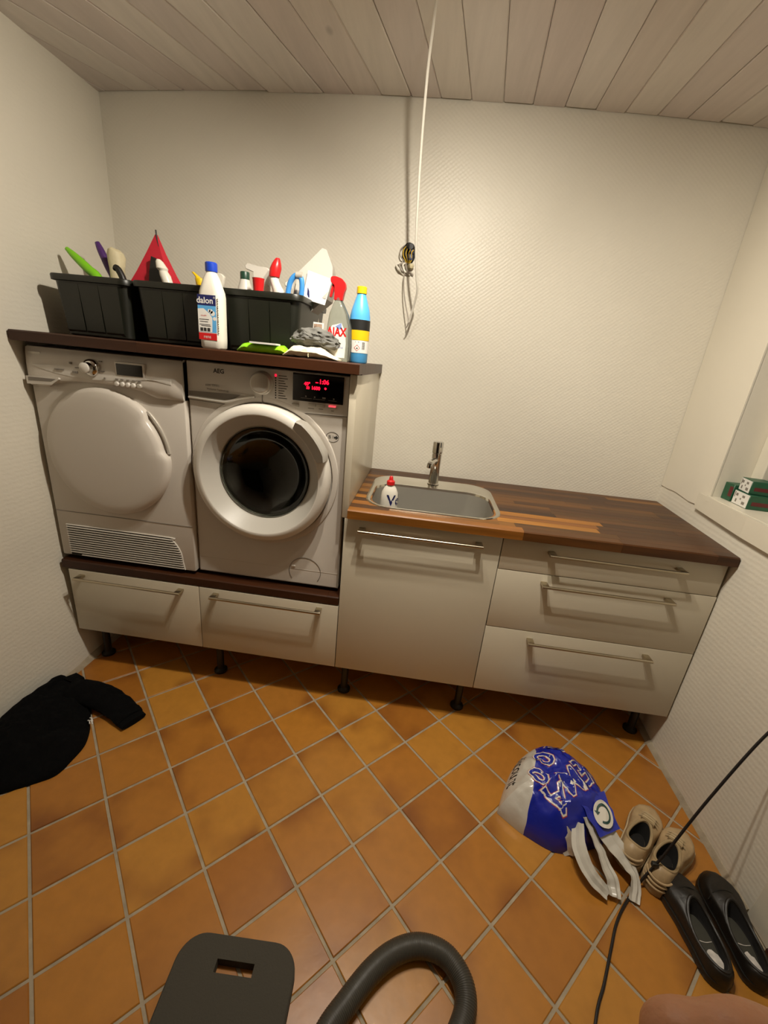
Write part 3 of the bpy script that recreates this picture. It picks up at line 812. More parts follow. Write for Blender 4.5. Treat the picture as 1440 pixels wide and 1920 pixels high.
# handle: faceted flap on the upper right of the ring
bm = B(); rings = []
for i in range(9):
    a = radians(57 - 37*i/8); ins = .006 if i in (0, 8) else 0
    def pt(r, y): return (cx + r*cos(a), y, cz + r*sin(a))
    rings.append([pt(.226 + ins, WY - .054), pt(.228 + ins, WY - .062), pt(.268 - ins, WY - .086), pt(.274 - ins, WY - .082), pt(.272 - ins, WY - .020), pt(.258 - ins, WY - .030)])
loft(bm, rings); obj('door_handle', bm, M['handle_grey_shaded'], dr_, smooth=25)
# control panel
bm = B(); up_ = [(X0 + .003, 1.399), (X1 - .003, 1.399), (X1 - .003, 1.264)]
low = [(1.02, 1.2605)]
for i in range(17):
    x = .985 - .235*i/16; a_ = math.acos(max(-1, min(1, (x - cx)/.29))); low.append((x, max(1.262, cz + .276*sin(a_) - .008)))
low += [(.735, 1.263), (X0 + .003, 1.268)]
prism(bm, up_ + low, 'Y', WY - .004, WY + .001); pn = obj('control_panel', bm, M['appliance_w'], w, False)
bm = B(); tube(bm, [(X1 - .004, WY - .001, 1.262)] + [(x, WY - .001, z - .002) for x, z in low], .0016, n=6, smooth=0); obj('panel_seam', bm, M['print_shade_grey'], w)
bm = B(); prism(bm, [(X0 + .004, 1.300), (.80, 1.304), (.845, 1.298), (.78, 1.284), (.735, 1.267), (X0 + .004, 1.272)], 'Y', WY - .0065, WY); dw = obj('detergent_drawer', bm, M['appliance_w'], w, False)
bm = B(); prism(bm, [(X0 + .006, 1.297), (.79, 1.301), (.765, 1.285), (.728, 1.277), (X0 + .006, 1.281)], 'Y', WY - .0075, WY - .003); obj('grip_shade', bm, M['print_shade_grey'], dw, False)  # grey plate painting the shaded hollow of the drawer grip
bm = B(); tube(bm, [(X0 + .005, WY - .008, 1.274), (.70, WY - .009, 1.270), (.74, WY - .010, 1.272), (.785, WY - .008, 1.288), (.84, WY - .006, 1.299)], .0045, n=8, smooth=6); obj('grip_lip', bm, M['door_white'], dw)
bm = B(); lathe(bm, [(.041, WY - .002), (.041, WY - .008), (.0375, WY - .010), (.0365, WY - .030), (.033, WY - .034), (.028, WY - .035), (.001, WY - .036)], (.868, 0, 1.350), 'Y', 40); k = obj('knob', bm, M['silver'], w)
bm = B(); box(bm, .8665, .8695, WY - .007, WY - .004, 1.252, 1.308); obj('print', bm, M['print_shade_grey'], w, False)
bm = B(); text_bm(bm, 'AEG', .021, lambda v: (.708 + v.x, WY - .0046, 1.374 + v.y), offset=.0006); obj('lettering', bm, M['print_dark'], w, False)
bm = B()
text_bm(bm, '6000 SERIES', .0105, lambda v: (.655 + v.x, WY - .0046, 1.323 + v.y), align='LEFT')
text_bm(bm, 'ProSense Technology', .0095, lambda v: (.660 + v.x, WY - .0046, 1.309 + v.y), align='LEFT')
obj('lettering', bm, M['print_shade_grey'], w, False)
bm = B()
for i, wd in enumerate((.030, .034, .022, .026, .034, .030, .022, .018, .026, .032)):
    z = 1.380 - .0085*i
    box(bm, .927, .927 + wd, WY - .0045, WY - .003, z - .0012, z + .0012)
    if i: box(bm, .915, .919, WY - .0045, WY - .003, z - .0025, z + .0025)
obj('program_list', bm, M['print_dark'], w, False)
bm = B(); box(bm, .914, .920, WY - .006, WY - .003, 1.376, 1.384, .001); obj('program_led', bm, M['led'], w, False)
bm = B(); box(bm, .980, 1.163, WY - .0065, WY, 1.302, 1.396, .0015); ds = obj('display', bm, M['display'], w)
dy = WY - .0070
bm = B()
def dt(s, x, z, size): text_bm(bm, s, size, lambda v: (x + v.x, dy, z + v.y), offset=.0007)
dt('1:06', 1.092, 1.373, .021); dt('40\u00b0', 1.032, 1.362, .016); dt('1600', 1.063, 1.350, .016); dt('33', 1.035, 1.349, .012)
box(bm, 1.062, 1.072, dy - .0002, dy + .0002, 1.368, 1.371); lathe(bm, [(.004, dy - .0002), (.004, dy + .0002)], (1.098, 0, 1.352), 'Y', 10)
obj('digits', bm, M['led'], ds, False)
bm = B()
for a, b_ in ((1.010, 1.050), (1.055, 1.098), (1.110, 1.140)): box(bm, a, b_, dy - .0002, dy + .0002, 1.3125, 1.3137)
for x in (1.026, 1.058, 1.088, 1.127): box(bm, x, x + (.012 if x == 1.088 else .005), dy - .0002, dy + .0002, 1.317, 1.322)
obj('display_print', bm, M['print_shade_grey'], ds, False)
for x0, x1, z in ((.978, 1.004, 1.286), (1.038, 1.066, 1.293), (1.068, 1.098, 1.293), (1.112, 1.140, 1.291)):
    bm = B(); box(bm, x0, x1, WY - .010, WY - .002, z - .006, z + .004, .001); bt = obj('button', bm, M['silver'], w)
    if x0 > 1.1:
        bm = B(); box(bm, x0 + .001, x1 - .001, WY - .0108, WY - .006, z + .000, z + .0062); obj('button_light', bm, M['led_soft'], bt, False)
bm = B()
for (x, z, wd) in ((.989, 1.273, .008), (1.048, 1.279, .022), (1.084, 1.280, .016), (1.126, 1.278, .010)): box(bm, x - wd/2, x + wd/2, WY - .0045, WY - .003, z - .0012, z + .0012)
obj('print', bm, M['print_shade_grey'], w, False)
# round sticker with a motor pictogram, filter lid
bm = B(); stc = (1.130, 1.184)
for r in (.0215,):
    tube(bm, [(stc[0] + r*1.1*cos(2*pi*i/28), WY - .0008, stc[1] + r*.85*sin(2*pi*i/28)) for i in range(29)], .0006, n=5, smooth=0)
text_bm(bm, 'B', .017, lambda v: (stc[0] - .010 + v.x, WY - .0009, stc[1] + v.y)); text_bm(bm, '1', .016, lambda v: (stc[0] + .002 + v.x, WY - .0009, stc[1] + v.y))
prism(bm, [(stc[0] + .006, stc[1] - .004), (stc[0] + .013, stc[1] - .004), (stc[0] + .013, stc[1] - .009), (stc[0] + .022, stc[1]), (stc[0] + .013, stc[1] + .008), (stc[0] + .013, stc[1] + .003), (stc[0] + .006, stc[1] + .003)], 'Y', WY - .0009, WY - .0003)
obj('sticker', bm, M['print_dark'], w, False)
bm = B(); fc = (1.043, .617)
P = [(fc[0] + .066*cos(a), WY - .0004, fc[1] + .063*sin(a)) for a in [radians(-35 + 250*i/30) for i in range(31)]]
tube(bm, P, .0014, n=6, smooth=0); fl = obj('filter_lid', bm, M['print_shade_grey'], w)
bm = B(); lathe(bm, [(.006, WY + .001), (.006, WY - .003), (.004, WY - .004)], (.995, 0, .637), 'Y', 12, sx=1.4, sy=.8); obj('catch', bm, M['door_white'], fl)
bm = B(); box(bm, X0 + .004, X1 - .004, WY - .0008, WY + .002, .624, .6252); obj('seam', bm, M['appliance'], w, False)

# ------------------------------------------------------------------ sink and tap
sk = thing('sink', 'stainless steel inset sink in the wooden worktop', 'sink', (1.53, .285, .936))
bm = B()
ccx, ccy = 1.53, .285; bx, by = 1.53, .225
def ring(wd, dp, r, z, x=bx, y=by): return rrect(wd, dp, r, z, 8, x, y)
loft(bm, [ring(.545, .492, .115, .9362, ccx, ccy), ring(.541, .488, .114, .9395, ccx, ccy), ring(.528, .476, .110, .9405, ccx, ccy), ring(.518, .466, .106, .9375, ccx, ccy),
          ring(.508, .368, .105, .9368, bx, by + .002), ring(.502, .354, .10, .934), ring(.496, .346, .098, .925)], False, False)
obj('rim', bm, M['steel'], sk)
bm = B()
loft(bm, [ring(.496, .346, .098, .925), ring(.492, .342, .096, .90), ring(.478, .328, .094, .80), ring(.460, .312, .09, .765), ring(.415, .27, .08, .752), ring(.10, .10, .049, .748), ring(.09, .09, .044, .744), ring(.02, .02, .009, .744)], False, True)
bmesh.ops.solidify(bm, geom=bm.faces[:], thickness=-.001)
obj('bowl', bm, M['steel_bowl'], sk)
bm = B(); lathe(bm, [(.038, .749), (.036, .752), (.03, .751), (.001, .750)], (bx, by, 0), n=24); obj('drain', bm, M['chrome'], sk)
fx, fy = 1.533, .462
tp = thing('mixer_tap', 'chrome single-lever mixer tap behind the sink', 'tap', (fx, fy, .938))
bm = B(); lathe(bm, [(.027, .9385), (.027, .943), (.0235, .946), (.0225, .99), (.0225, 1.085), (.020, 1.088)], (fx, fy, 0), n=32); obj('body', bm, M['chrome'], tp)
bm = B(); lathe(bm, [(.0215, 1.087), (.0245, 1.090), (.0245, 1.135), (.0225, 1.140), (.001, 1.142)], (fx, fy, 0), n=32); obj('lever_cap', bm, M['chrome'], tp)
bm = B(); tube(bm, [(fx, fy - .01, 1.052), (fx - .012, fy - .055, 1.062), (fx - .026, fy - .115, 1.063), (fx - .029, fy - .128, 1.058)], .0125, n=16, smooth=6); sp_ = obj('spout', bm, M['chrome'], tp)
bm = B(); lathe(bm, [(.0125, 1.060), (.0135, 1.050), (.0135, 1.043), (.011, 1.042)], (fx - .029, fy - .122, 0), n=20); obj('aerator', bm, M['chrome'], sp_)

# ------------------------------------------------------------------ label wrap helper for round bottles
def wrap(cx_, cy_, r, a0, z0, sy=1.0):
    """maps (x,y) text coordinates onto an upright cylinder facing angle a0"""
    return lambda v: (cx_ + r*cos(a0 + v.x/r), cy_ + r*sy*sin(a0 + v.x/r), z0 + v.y)
def label_patch(bm, cx_, cy_, r, a_c, width, z0, z1, sy=1.0, n=14, mi=0):
    rings = []
    for i in range(n + 1):
        a = a_c + (i/n - .5)*width/r
        rings.append([(cx_ + r*cos(a), cy_ + r*sy*sin(a), z0), (cx_ + (r+.0006)*cos(a), cy_ + (r+.0006)*sy*sin(a), z0), (cx_ + (r+.0006)*cos(a), cy_ + (r+.0006)*sy*sin(a), z1), (cx_ + r*cos(a), cy_ + r*sy*sin(a), z1)])
    loft(bm, rings, mi=mi)

# dish soap in the sink
ds_ = thing('dish_soap_bottle', 'white dish soap bottle with a red cap standing in the sink', 'bottle', (1.352, .17, .766))
c_ = (1.352, .17, 0); zb0 = .767
bm = B(); lathe(bm, [(.032, zb0), (.036, zb0 + .006), (.036, zb0 + .165), (.033, zb0 + .195), (.024, zb0 + .215), (.016, zb0 + .224), (.014, zb0 + .230)], c_, n=28, sy=.75); obj('body', bm, M['white_plastic'], ds_)
bm = B(); lathe(bm, [(.0165, zb0 + .228), (.0165, zb0 + .242), (.009, zb0 + .248), (.007, zb0 + .260), (.003, zb0 + .264)], c_, n=20); obj('cap', bm, M['red'], ds_)
bm = B(); text_bm(bm, 'Vel', .060, wrap(1.352, .17, .0366, radians(-42), zb0 + .166, .755), offset=.0014); obj('lettering', bm, M['navy'], ds_, False)
bm = B(); label_patch(bm, 1.352, .17, .0362, radians(-62), .030, zb0 + .100, zb0 + .120, .755); obj('label', bm, M['red'], ds_)

# ------------------------------------------------------------------ three black tubs on the shelf board
SH = 1.447
def tub(x0, x1, label):
    cxx = (x0 + x1)/2; W_ = x1 - x0; y0, y1 = .105, .505; cyy = (y0+y1)/2; D_ = y1 - y0; H_ = .205
    t = thing('storage_tub', label, 'tub', (cxx, cyy, SH), group='black tubs on the shelf board')
    bm = B(); R = lambda w_, d_, r, z: rrect(w_, d_, r, SH + z, 5, cxx, cyy)
    loft(bm, [R(W_-.062, D_-.062, .03, .001), R(W_-.05, D_-.05, .035, .006), R(W_-.022, D_-.022, .035, H_-.022), R(W_-.002, D_-.002, .035, H_-.020), R(W_, D_, .036, H_-.004),
              R(W_-.004, D_-.004, .035, H_), R(W_-.022, D_-.022, .032, H_), R(W_-.028, D_-.028, .032, H_-.01), R(W_-.056, D_-.056, .03, .008)])
    obj('body', bm, M['tub_black'], t)
    for sx in (-.34, .0, .34):
        bm = B(); xx = cxx + sx*(W_ - .05)*.86; ww = .036
        loft(bm, [[(xx-ww, y0 + .0255, SH + .012), (xx+ww, y0 + .0255, SH + .012), (xx+ww, y0 + .034, SH + .012), (xx-ww, y0 + .034, SH + .012)],
                  [(xx-ww*.98, y0 + .0205, SH + .02), (xx+ww*.98, y0 + .0205, SH + .02), (xx+ww, y0 + .034, SH + .02), (xx-ww, y0 + .034, SH + .02)],
                  [(xx-ww*1.05, y0 + .0068, SH + .176), (xx+ww*1.05, y0 + .0068, SH + .176), (xx+ww*1.08, y0 + .024, SH + .176), (xx-ww*1.08, y0 + .024, SH + .176)]])
        obj('rib', bm, M['tub_black'], t, False)
    return t
tub(.030, .342, 'black plastic tub beside the left wall holding brush handles')
tub(.350, .662, 'black plastic tub in the middle holding a red bag')
tub(.670, .982, 'black plastic tub holding spray bottles, farthest right of three')

def upright(root_z, prof, cxx, cyy, tilt=(0, 0), sy=1.0, n=24):
    """lathe in world coordinates, leaned by tilt (dx,dy per unit height)"""
    bm = B(); lathe(bm, prof, (cxx, cyy, root_z), n=n, sy=sy)
    for v in bm.verts:
        h = v.co.z - root_z; v.co.x += tilt[0]*h; v.co.y += tilt[1]*h
    return bm
TF = SH + .009
# tub 1 contents
t = thing('dish_brush', 'lime green brush handle leaning out of the tub beside the left wall', 'brush', (.16, .25, TF), group='brushes in the left tub')
bm = B(); tube(bm, [(.20, .25, TF + .03), (.175, .25, TF + .10), (.125, .25, 1.66), (.09, .25, 1.69), (.045, .25, 1.727), (.008, .25, 1.757)], .0145, n=12, smooth=6, rf=lambda t: .6 + .6*sin(pi*min(1, t*1.05))**.6 if t < .97 else .5); obj('handle', bm, M['green'], t)
bm = B(); lathe(bm, [(.020, TF), (.026, TF + .004), (.026, TF + .03), (.018, TF + .04)], (.202, .25, 0), n=18); obj('bristles', bm, M['white_plastic'], t)
t = thing('scrub_brush', 'purple brush handle standing behind the lime green handle', 'brush', (.15, .34, TF), group='brushes in the left tub')
bm = B(); tube(bm, [(.16, .34, TF + .03), (.128, .34, 1.66), (.105, .34, 1.72), (.08, .34, 1.775), (.068, .34, 1.803)], .0125, n=12, smooth=6, rf=lambda t: .7 + .5*sin(pi*t)); obj('handle', bm, M['purple'], t)
bm = B(); lathe(bm, [(.022, TF), (.026, TF + .006), (.024, TF + .035), (.012, TF + .045)], (.162, .34, 0), n=18); obj('bristles', bm, M['white_plastic'], t)
t = thing('foam_roll', 'cream coloured lumpy roll standing upright in the left tub', 'roll', (.205, .29, TF))
bm = B(); lathe(bm, [(.026, 0), (.028, .02), (.028, .16), (.027, .25), (.030, .275), (.031, .300), (.027, .315), (.015, .322), (.001, .320)], (.178, .29, TF), n=24)
for v in bm.verts:
    h = v.co.z - TF; f = .006*noise.noise(v.co*40)
    v.co.x += f; v.co.y += .006*noise.noise(v.co*33 + Vector((5, 0, 0)))
    if h > .25: v.co.z -= .35*max(0, v.co.x - .178)
obj('roll', bm, M['cream_plastic'], t)
t = thing('dark_brush', 'small black brush end showing at the right of the left tub', 'brush', (.255, .21, TF), group='brushes in the left tub')
bm = B(); tube(bm, [(.262, .21, TF + .004), (.262, .21, 1.60), (.258, .21, 1.655), (.242, .21, 1.692), (.228, .21, 1.70)], .012, n=10, smooth=6); obj('handle', bm, M['black_plastic'], t)
t = thing('blue_pouch', 'grey blue pouch end poking out between two black tubs', 'pouch', (.294, .36, TF))
bm = B(); loft(bm, [rrect(.055, .03, .012, TF + .002, 4, .294, .36), rrect(.06, .04, .015, TF + .1, 4, .294, .36), rrect(.058, .03, .012, 1.68, 4, .294, .36), rrect(.052, .008, .003, 1.712, 4, .29, .36)]); obj('body', bm, M['wire_blue'], t)
# tub 2 contents
t = thing('folded_bag', 'red and black folded fabric bag peaking out of the middle tub', 'bag', (.40, .27, TF))
bm = B()
A0 = [(.372, .25, 1.47), (.42, .25, 1.47), (.42, .33, 1.47), (.372, .33, 1.47)]
loft(bm, [A0, [(.372, .235, 1.635), (.425, .235, 1.635), (.425, .33, 1.635), (.372, .33, 1.635)], [(.268, .235, 1.662), (.425, .235, 1.662), (.428, .33, 1.662), (.275, .33, 1.662)], [(.290, .245, 1.70), (.412, .245, 1.70), (.414, .31, 1.70), (.297, .31, 1.70)], [(.326, .262, 1.77), (.384, .262, 1.77), (.385, .295, 1.77), (.329, .295, 1.77)], [(.356, .277, 1.833), (.362, .277, 1.833), (.362, .285, 1.833), (.356, .285, 1.833)]])
obj('shell', bm, M['red_cloth'], t, 30)
bm = B(); prism(bm, [(.345, 1.665), (.412, 1.665), (.404, 1.70), (.376, 1.745), (.362, 1.752), (.350, 1.70)], 'Y', .231, .262); obj('lining', bm, M['black_print'], t)
bm = B(); tube(bm, [(.359, .281, 1.832), (.358, .281, 1.848), (.364, .275, 1.82), (.380, .266, 1.77), (.398, .258, 1.72)], .0028, n=8); obj('cord', bm, M['black_print'], t)
def spray_head(bm, x, y, z, sc, dirx=-1, up=.0):
    """trigger head silhouette, nozzle towards dirx"""
    P = [(-.014, 0), (.014, 0), (.016, .022), (.020, .040), (.010, .050), (-.020, .052), (-.052, .058), (-.060, .052), (-.058, .042), (-.030, .038), (-.034, .018), (-.030, .002), (-.025, .002), (-.022, .020), (-.016, .028)]
    prism(bm, [(x - dirx*u*sc*1.0 if dirx > 0 else x + u*sc, z + v*sc) for u, v in P], 'Y', y - .011*sc, y + .011*sc)
    bmesh.ops.bevel(bm, geom=bm.edges[:], offset=.002*sc, segments=1, affect='EDGES')
t = thing('spray_bottle', 'white spray bottle poking out beside the red bag', 'bottle', (.405, .22, TF), group='spray bottles in the tubs')
bm = upright(TF, [(.024, 0), (.028, .005), (.028, .13), (.014, .175), (.013, .20)], .448, .20); obj('body', bm, M['clear_plastic'], t)
bm = B(); lathe(bm, [(.016, 1.64), (.018, 1.655), (.019, 1.685), (.015, 1.70), (.020, 1.708), (.013, 1.73), (.006, 1.738)], (.443, .20, 0), n=18)
for v in bm.verts: v.co.x -= max(0, v.co.z - 1.66)*.42
obj('spray_head', bm, M['white_plastic'], t)
t = thing('squeeze_bottle', 'yellow capped cloudy bottle just left of the tall white bottle', 'bottle', (.54, .24, TF))
bm = upright(TF, [(.026, 0), (.03, .005), (.03, .15), (.016, .20), (.013, .215)], .545, .24); obj('body', bm, M['white_plastic'], t)
bm = B(); lathe(bm, [(.016, 1.668), (.017, 1.674), (.017, 1.690), (.009, 1.696), (.005, 1.712)], (.548, .24, 0), n=16)
for v in bm.verts: v.co.x -= max(0, v.co.z - 1.688)*1.2
obj('cap', bm, M['yellow'], t)
t = thing('trigger_bottle', 'white trigger bottle hidden behind the tall white bottle', 'bottle', (.585, .30, TF))
bm = upright(TF, [(.028, 0), (.033, .005), (.033, .14), (.014, .20), (.013, .22)], .595, .30); obj('body', bm, M['clear_plastic'], t)
bm = B(); spray_head(bm, .596, .30, 1.675, .95, -1); obj('spray_head', bm, M['white_plastic'], t)
# tub 3 contents
t = thing('green_cap_bottle', 'cloudy bottle with a dark green screw cap in the right tub', 'bottle', (.705, .24, TF))
bm = upright(TF, [(.030, 0), (.034, .006), (.034, .16), (.030, .20), (.020, .235), (.015, .25)], .723, .24); obj('body', bm, M['clear_plastic'], t)
bm = B(); lathe(bm, [(.0165, 1.698), (.017, 1.702), (.017, 1.724), (.0155, 1.727)], (.723, .24, 0), n=20); obj('cap', bm, M['dgreen'], t)
t = thing('spray_bottle', 'spray bottle with a white trigger head in the right tub', 'bottle', (.78, .27, TF), group='spray bottles in the tubs')
bm = upright(TF, [(.032, 0), (.036, .006), (.036, .14), (.020, .20), (.016, .215)], .792, .27); obj('body', bm, M['clear_plastic'], t)
bm = B(); spray_head(bm, .790, .27, 1.688, 1.25, -1); hd = obj('spray_head', bm, M['clear_plastic'], t)
bm = B(); lathe(bm, [(.019, 1.658), (.019, 1.688), (.017, 1.692)], (.791, .27, 0), n=20); obj('collar', bm, M['white_plastic'], t)
t = thing('measuring_cup', 'small red cup among the bottles of the right tub', 'cup', (.82, .20, TF))
bm = upright(TF, [(.028, 0), (.03, .005), (.03, .13), (.018, .19), (.014, .205)], .795, .19); obj('bottle', bm, M['white_plastic'], t)
bm = B(); lathe(bm, [(.017, 1.648), (.0215, 1.700), (.0225, 1.702), (.020, 1.701), (.016, 1.654), (.001, 1.653)], (.795, .19, 0), n=24); obj('cup', bm, M['red'], t)
t = thing('toilet_cleaner_bottle', 'white duck-necked cleaner bottle with a red cap', 'bottle', (.85, .22, TF))
bm = B(); rings = []
for (x, z, r, tilt) in ((.875, TF + .001, .026, 0), (.875, TF + .006, .030, 0), (.875, 1.57, .031, 0), (.874, 1.63, .030, .0), (.866, 1.665, .026, .2), (.852, 1.69, .021, .3), (.845, 1.708, .018, .3), (.842, 1.722, .0165, .2)):
    rings.append([(x + r*cos(2*pi*i/20), .215 + r*.8*sin(2*pi*i/20), z - tilt*r*cos(2*pi*i/20)) for i in range(20)])
loft(bm, rings); obj('body', bm, M['white_plastic'], t)
bm = B(); lathe(bm, [(.019, 1.714), (.020, 1.722), (.021, 1.742), (.017, 1.757), (.011, 1.770), (.007, 1.776), (.002, 1.777)], (.846, .215, 0), n=12)
for v in bm.verts: v.co.x += max(0, v.co.z - 1.72)*.22
obj('cap', bm, M['red'], t)
t = thing('spray_bottle', 'low white trigger head between the red cap and the blue bottle', 'bottle', (.91, .25, TF), group='spray bottles in the tubs')
bm = upright(TF, [(.028, 0), (.031, .006), (.031, .11), (.018, .17), (.015, .18)], .925, .30); obj('body', bm, M['clear_plastic'], t)
bm = B(); spray_head(bm, .925, .30, 1.652, 1.1, -1); obj('spray_head', bm, M['white_plastic'], t)
t = thing('blue_jug', 'blue plastic jug with a hooped handle in the right tub', 'jug', (.94, .19, TF))
bm = B(); loft(bm, [rrect(.055, .05, .012, TF + .001, 4, .925, .19), rrect(.058, .054, .014, 1.62, 4, .925, .19), rrect(.05, .045, .012, 1.655, 4, .93, .19)]); obj('body', bm, M['blue'], t)
bm = B(); tube(bm, [(.905, .19, 1.645), (.908, .19, 1.675), (.918, .19, 1.705), (.936, .19, 1.722), (.953, .19, 1.715), (.958, .19, 1.69), (.956, .19, 1.65)], .0095, n=12, smooth=6); obj('handle', bm, M['blue'], t)
bm = B(); lathe(bm, [(.012, -.012), (.012, .012)], (.948, .19, 1.722), 'X', 14); obj('pivot', bm, M['silver'], t)
t = thing('red_cap_bottle', 'bottle with a red cap behind the blue jug', 'bottle', (.925, .40, TF))
bm = upright(TF, [(.026, 0), (.029, .006), (.029, .18), (.014, .235), (.013, .25)], .94, .40); obj('body', bm, M['white_plastic'], t)
bm = B(); lathe(bm, [(.0165, 1.695), (.0165, 1.755), (.014, 1.758)], (.94, .40, 0), n=18); obj('cap', bm, M['red'], t)
t = thing('paper_bag', 'crumpled white paper bag standing at the right end of the tubs', 'bag', (.955, .36, TF))
bm = B()
R_ = lambda x, y, w_, d_, z, dx: [(x - w_/2, y - d_/2, z), (x + w_/2, y - d_/2 + .01, z - dx), (x + w_/2, y + d_/2, z - dx), (x, y + d_/2 + .012, z - dx/2), (x - w_/2, y + d_/2, z)]
loft(bm, [R_(.893, .33, .08, .10, TF + .002, 0), R_(.905, .33, .09, .12, 1.60, 0), R_(.972, .31, .118, .13, 1.675, .012), R_(.985, .31, .128, .10, 1.745, .02), R_(1.000, .31, .085, .05, 1.79, .012), R_(1.005, .31, .014, .012, 1.838, .002)])
obj('body', bm, mat('crumpled_white_paper', '#ABA59C', rough=.65, bump=.5, bump_scale=14), t, 25)
bm = B(); prism(bm, [(.962, 1.662), (.972, 1.660), (.970, 1.682), (.965, 1.694)], 'Y', .2405, .2465); obj('print', bm, M['navy'], t)
t = thing('paper_sheet', 'pale sheet of paper hanging over the right tub rim', 'paper', (1.02, .30, 1.66))
bm = B(); loft(bm, [[(.948, .235, 1.655), (1.028, .255, 1.640), (1.028, .257, 1.640), (.948, .237, 1.655)], [(.955, .242, 1.70), (1.040, .262, 1.69), (1.040, .264, 1.69), (.955, .244, 1.70)], [(.962, .25, 1.752), (1.048, .27, 1.732), (1.048, .272, 1.732), (.962, .252, 1.752)]])
obj('sheet', bm, M['paper'], t, False)

# ------------------------------------------------------------------ bottles at the front of the shelf board
bx_, by_ = .690, .048
t = thing('cleaner_bottle', 'tall white cleaner bottle with a blue cap in front of the tubs', 'bottle', (bx_, by_, SH))
bm = B()
rr = lambda w_, d_, r, z, dx=0: rrect(w_, d_, r, SH + z, 6, bx_ + dx, by_)
loft(bm, [rr(.074, .050, .02, .0005), rr(.084, .058, .024, .006), rr(.086, .060, .025, .03), rr(.086, .060, .025, .165), rr(.082, .058, .025, .180), rr(.052, .046, .021, .222), rr(.036, .036, .0175, .236), rr(.033, .033, .016, .240), rr(.030, .030, .0148, .246)])
obj('body', bm, M['white_plastic'], t, 50)
bm = B(); lathe(bm, [(.019, SH + .241), (.0195, SH + .244), (.0195, SH + .266), (.017, SH + .269)], (bx_, by_, 0), n=30); obj('cap', bm, M['blue_cap'], t)
ly = by_ - .0304; LX = bx_ - .038; LW = .064
bm = B(); box(bm, LX, LX + LW, ly - .0003, ly + .002, SH + .028, SH + .168); lb = obj('label', bm, M['paper'], t, False)
bm = B(); box(bm, LX, LX + LW, ly - .0006, ly, SH + .135, SH + .168); obj('label_band', bm, M['navy'], lb, False)
bm = B(); box(bm, LX, LX + LW, ly - .0006, ly, SH + .052, SH + .135); obj('label_picture', bm, M['sky'], lb, False)
bm = B(); box(bm, LX, LX + LW, ly - .0006, ly, SH + .028, SH + .050); obj('label_band', bm, M['red'], lb, False)
bm = B(); prism(bm, [(LX, SH + .053), (LX + .048, SH + .053), (LX + .050, SH + .098), (LX + .040, SH + .112), (LX + .020, SH + .126), (LX, SH + .124)], 'Y', ly - .0009, ly - .0004)
for (x, z, r) in ((.046, .118, .007), (.052, .112, .008), (.040, .120, .005), (.058, .096, .006)): lathe(bm, [(r, ly - .0009), (r, ly - .0004)], (LX + x, 0, SH + z), 'Y', 12)
obj('label_cloud', bm, M['paper'], lb, False)
bm = B(); text_bm(bm, 'dalon', .0265, lambda v: (LX + .026 + v.x, ly - .0009, SH + .150 + v.y), offset=.0005); text_bm(bm, '\u00ae', .009, lambda v: (LX + .059 + v.x, ly - .0009, SH + .160 + v.y)); text_bm(bm, 'rens', .015, lambda v: (LX + .030 + v.x, ly - .0009, SH + .038 + v.y)); obj('lettering', bm, M['paper'], lb, False)
bm = B()
text_bm(bm, 'virusfri', .0075, lambda v: (LX + .020 + v.x, ly - .0012, SH + .104 + v.y))
obj('lettering', bm, M['red'], lb, False)
bm = B()
for (x0, x1, z) in ((.004, .038, .092), (.006, .034, .085), (.004, .042, .076), (.010, .044, .072)): box(bm, LX + x0, LX + x1, ly - .0012, ly - .0008, SH + z - .001, SH + z + .001)
for x in (.006, .018, .031): box(bm, LX + x, LX + x + .010, ly - .0012, ly - .0008, SH + .055, SH + .066)
obj('small_print', bm, M['print_dark'], lb, False)
bm = B()
for i in range(16): box(bm, bx_ + .0292, bx_ + .0335, by_ - .0300, by_ - .0290, SH + .05 + .007*i, SH + .0535 + .007*i + .001*(i % 3))
obj('side_print', bm, M['print_shade_grey'], t, False)

ax, ay = 1.128, .075
t = thing('glass_cleaner_spray', 'clear glass cleaner bottle with a red trigger at the shelf end', 'bottle', (ax, ay, SH))
bm = B(); rr = lambda w_, d_, r, z, dx=0: rrect(w_, d_, r, SH + z, 6, ax + dx, ay)
loft(bm, [rr(.080, .048, .02, .0005), rr(.090, .055, .024, .006), rr(.092, .056, .025, .05), rr(.084, .054, .024, .11), rr(.066, .046, .02, .150, -.003), rr(.040, .036, .016, .180, -.006), rr(.028, .028, .0135, .19, -.007), rr(.026, .026, .0125, .20, -.007)])
obj('body', bm, M['clear'], t, 50)
bm = B(); prism(bm, [(ax - .038, SH + .012), (ax + .028, SH + .012), (ax + .030, SH + .06), (ax + .026, SH + .095), (ax + .012, SH + .122), (ax - .02, SH + .112), (ax - .037, SH + .07)], 'Y', ay - .0300, ay - .0285); lb = obj('label', bm, M['paper'], t)
bm = B(); text_bm(bm, 'AJAX', .037, lambda v: (ax - .003 + v.x*.78, ay - .0306, SH + .092 + v.y), offset=.0012); obj('lettering', bm, M['red'], lb, False)
bm = B(); prism(bm, [(ax - .008, SH + .110), (ax + .012, SH + .122), (ax + .014, SH + .104), (ax + .004, SH + .102)], 'Y', ay - .0306, ay - .0301)
text_bm(bm, 'optimal', .011, lambda v: (ax + .006 + v.x, ay - .0306, SH + .045 + v.y)); obj('label_print', bm, mat('pale_blue_print', '#7C8FC0', rough=.5), lb, False)
bm = B(); hx, hz_ = ax - .009, SH + .197
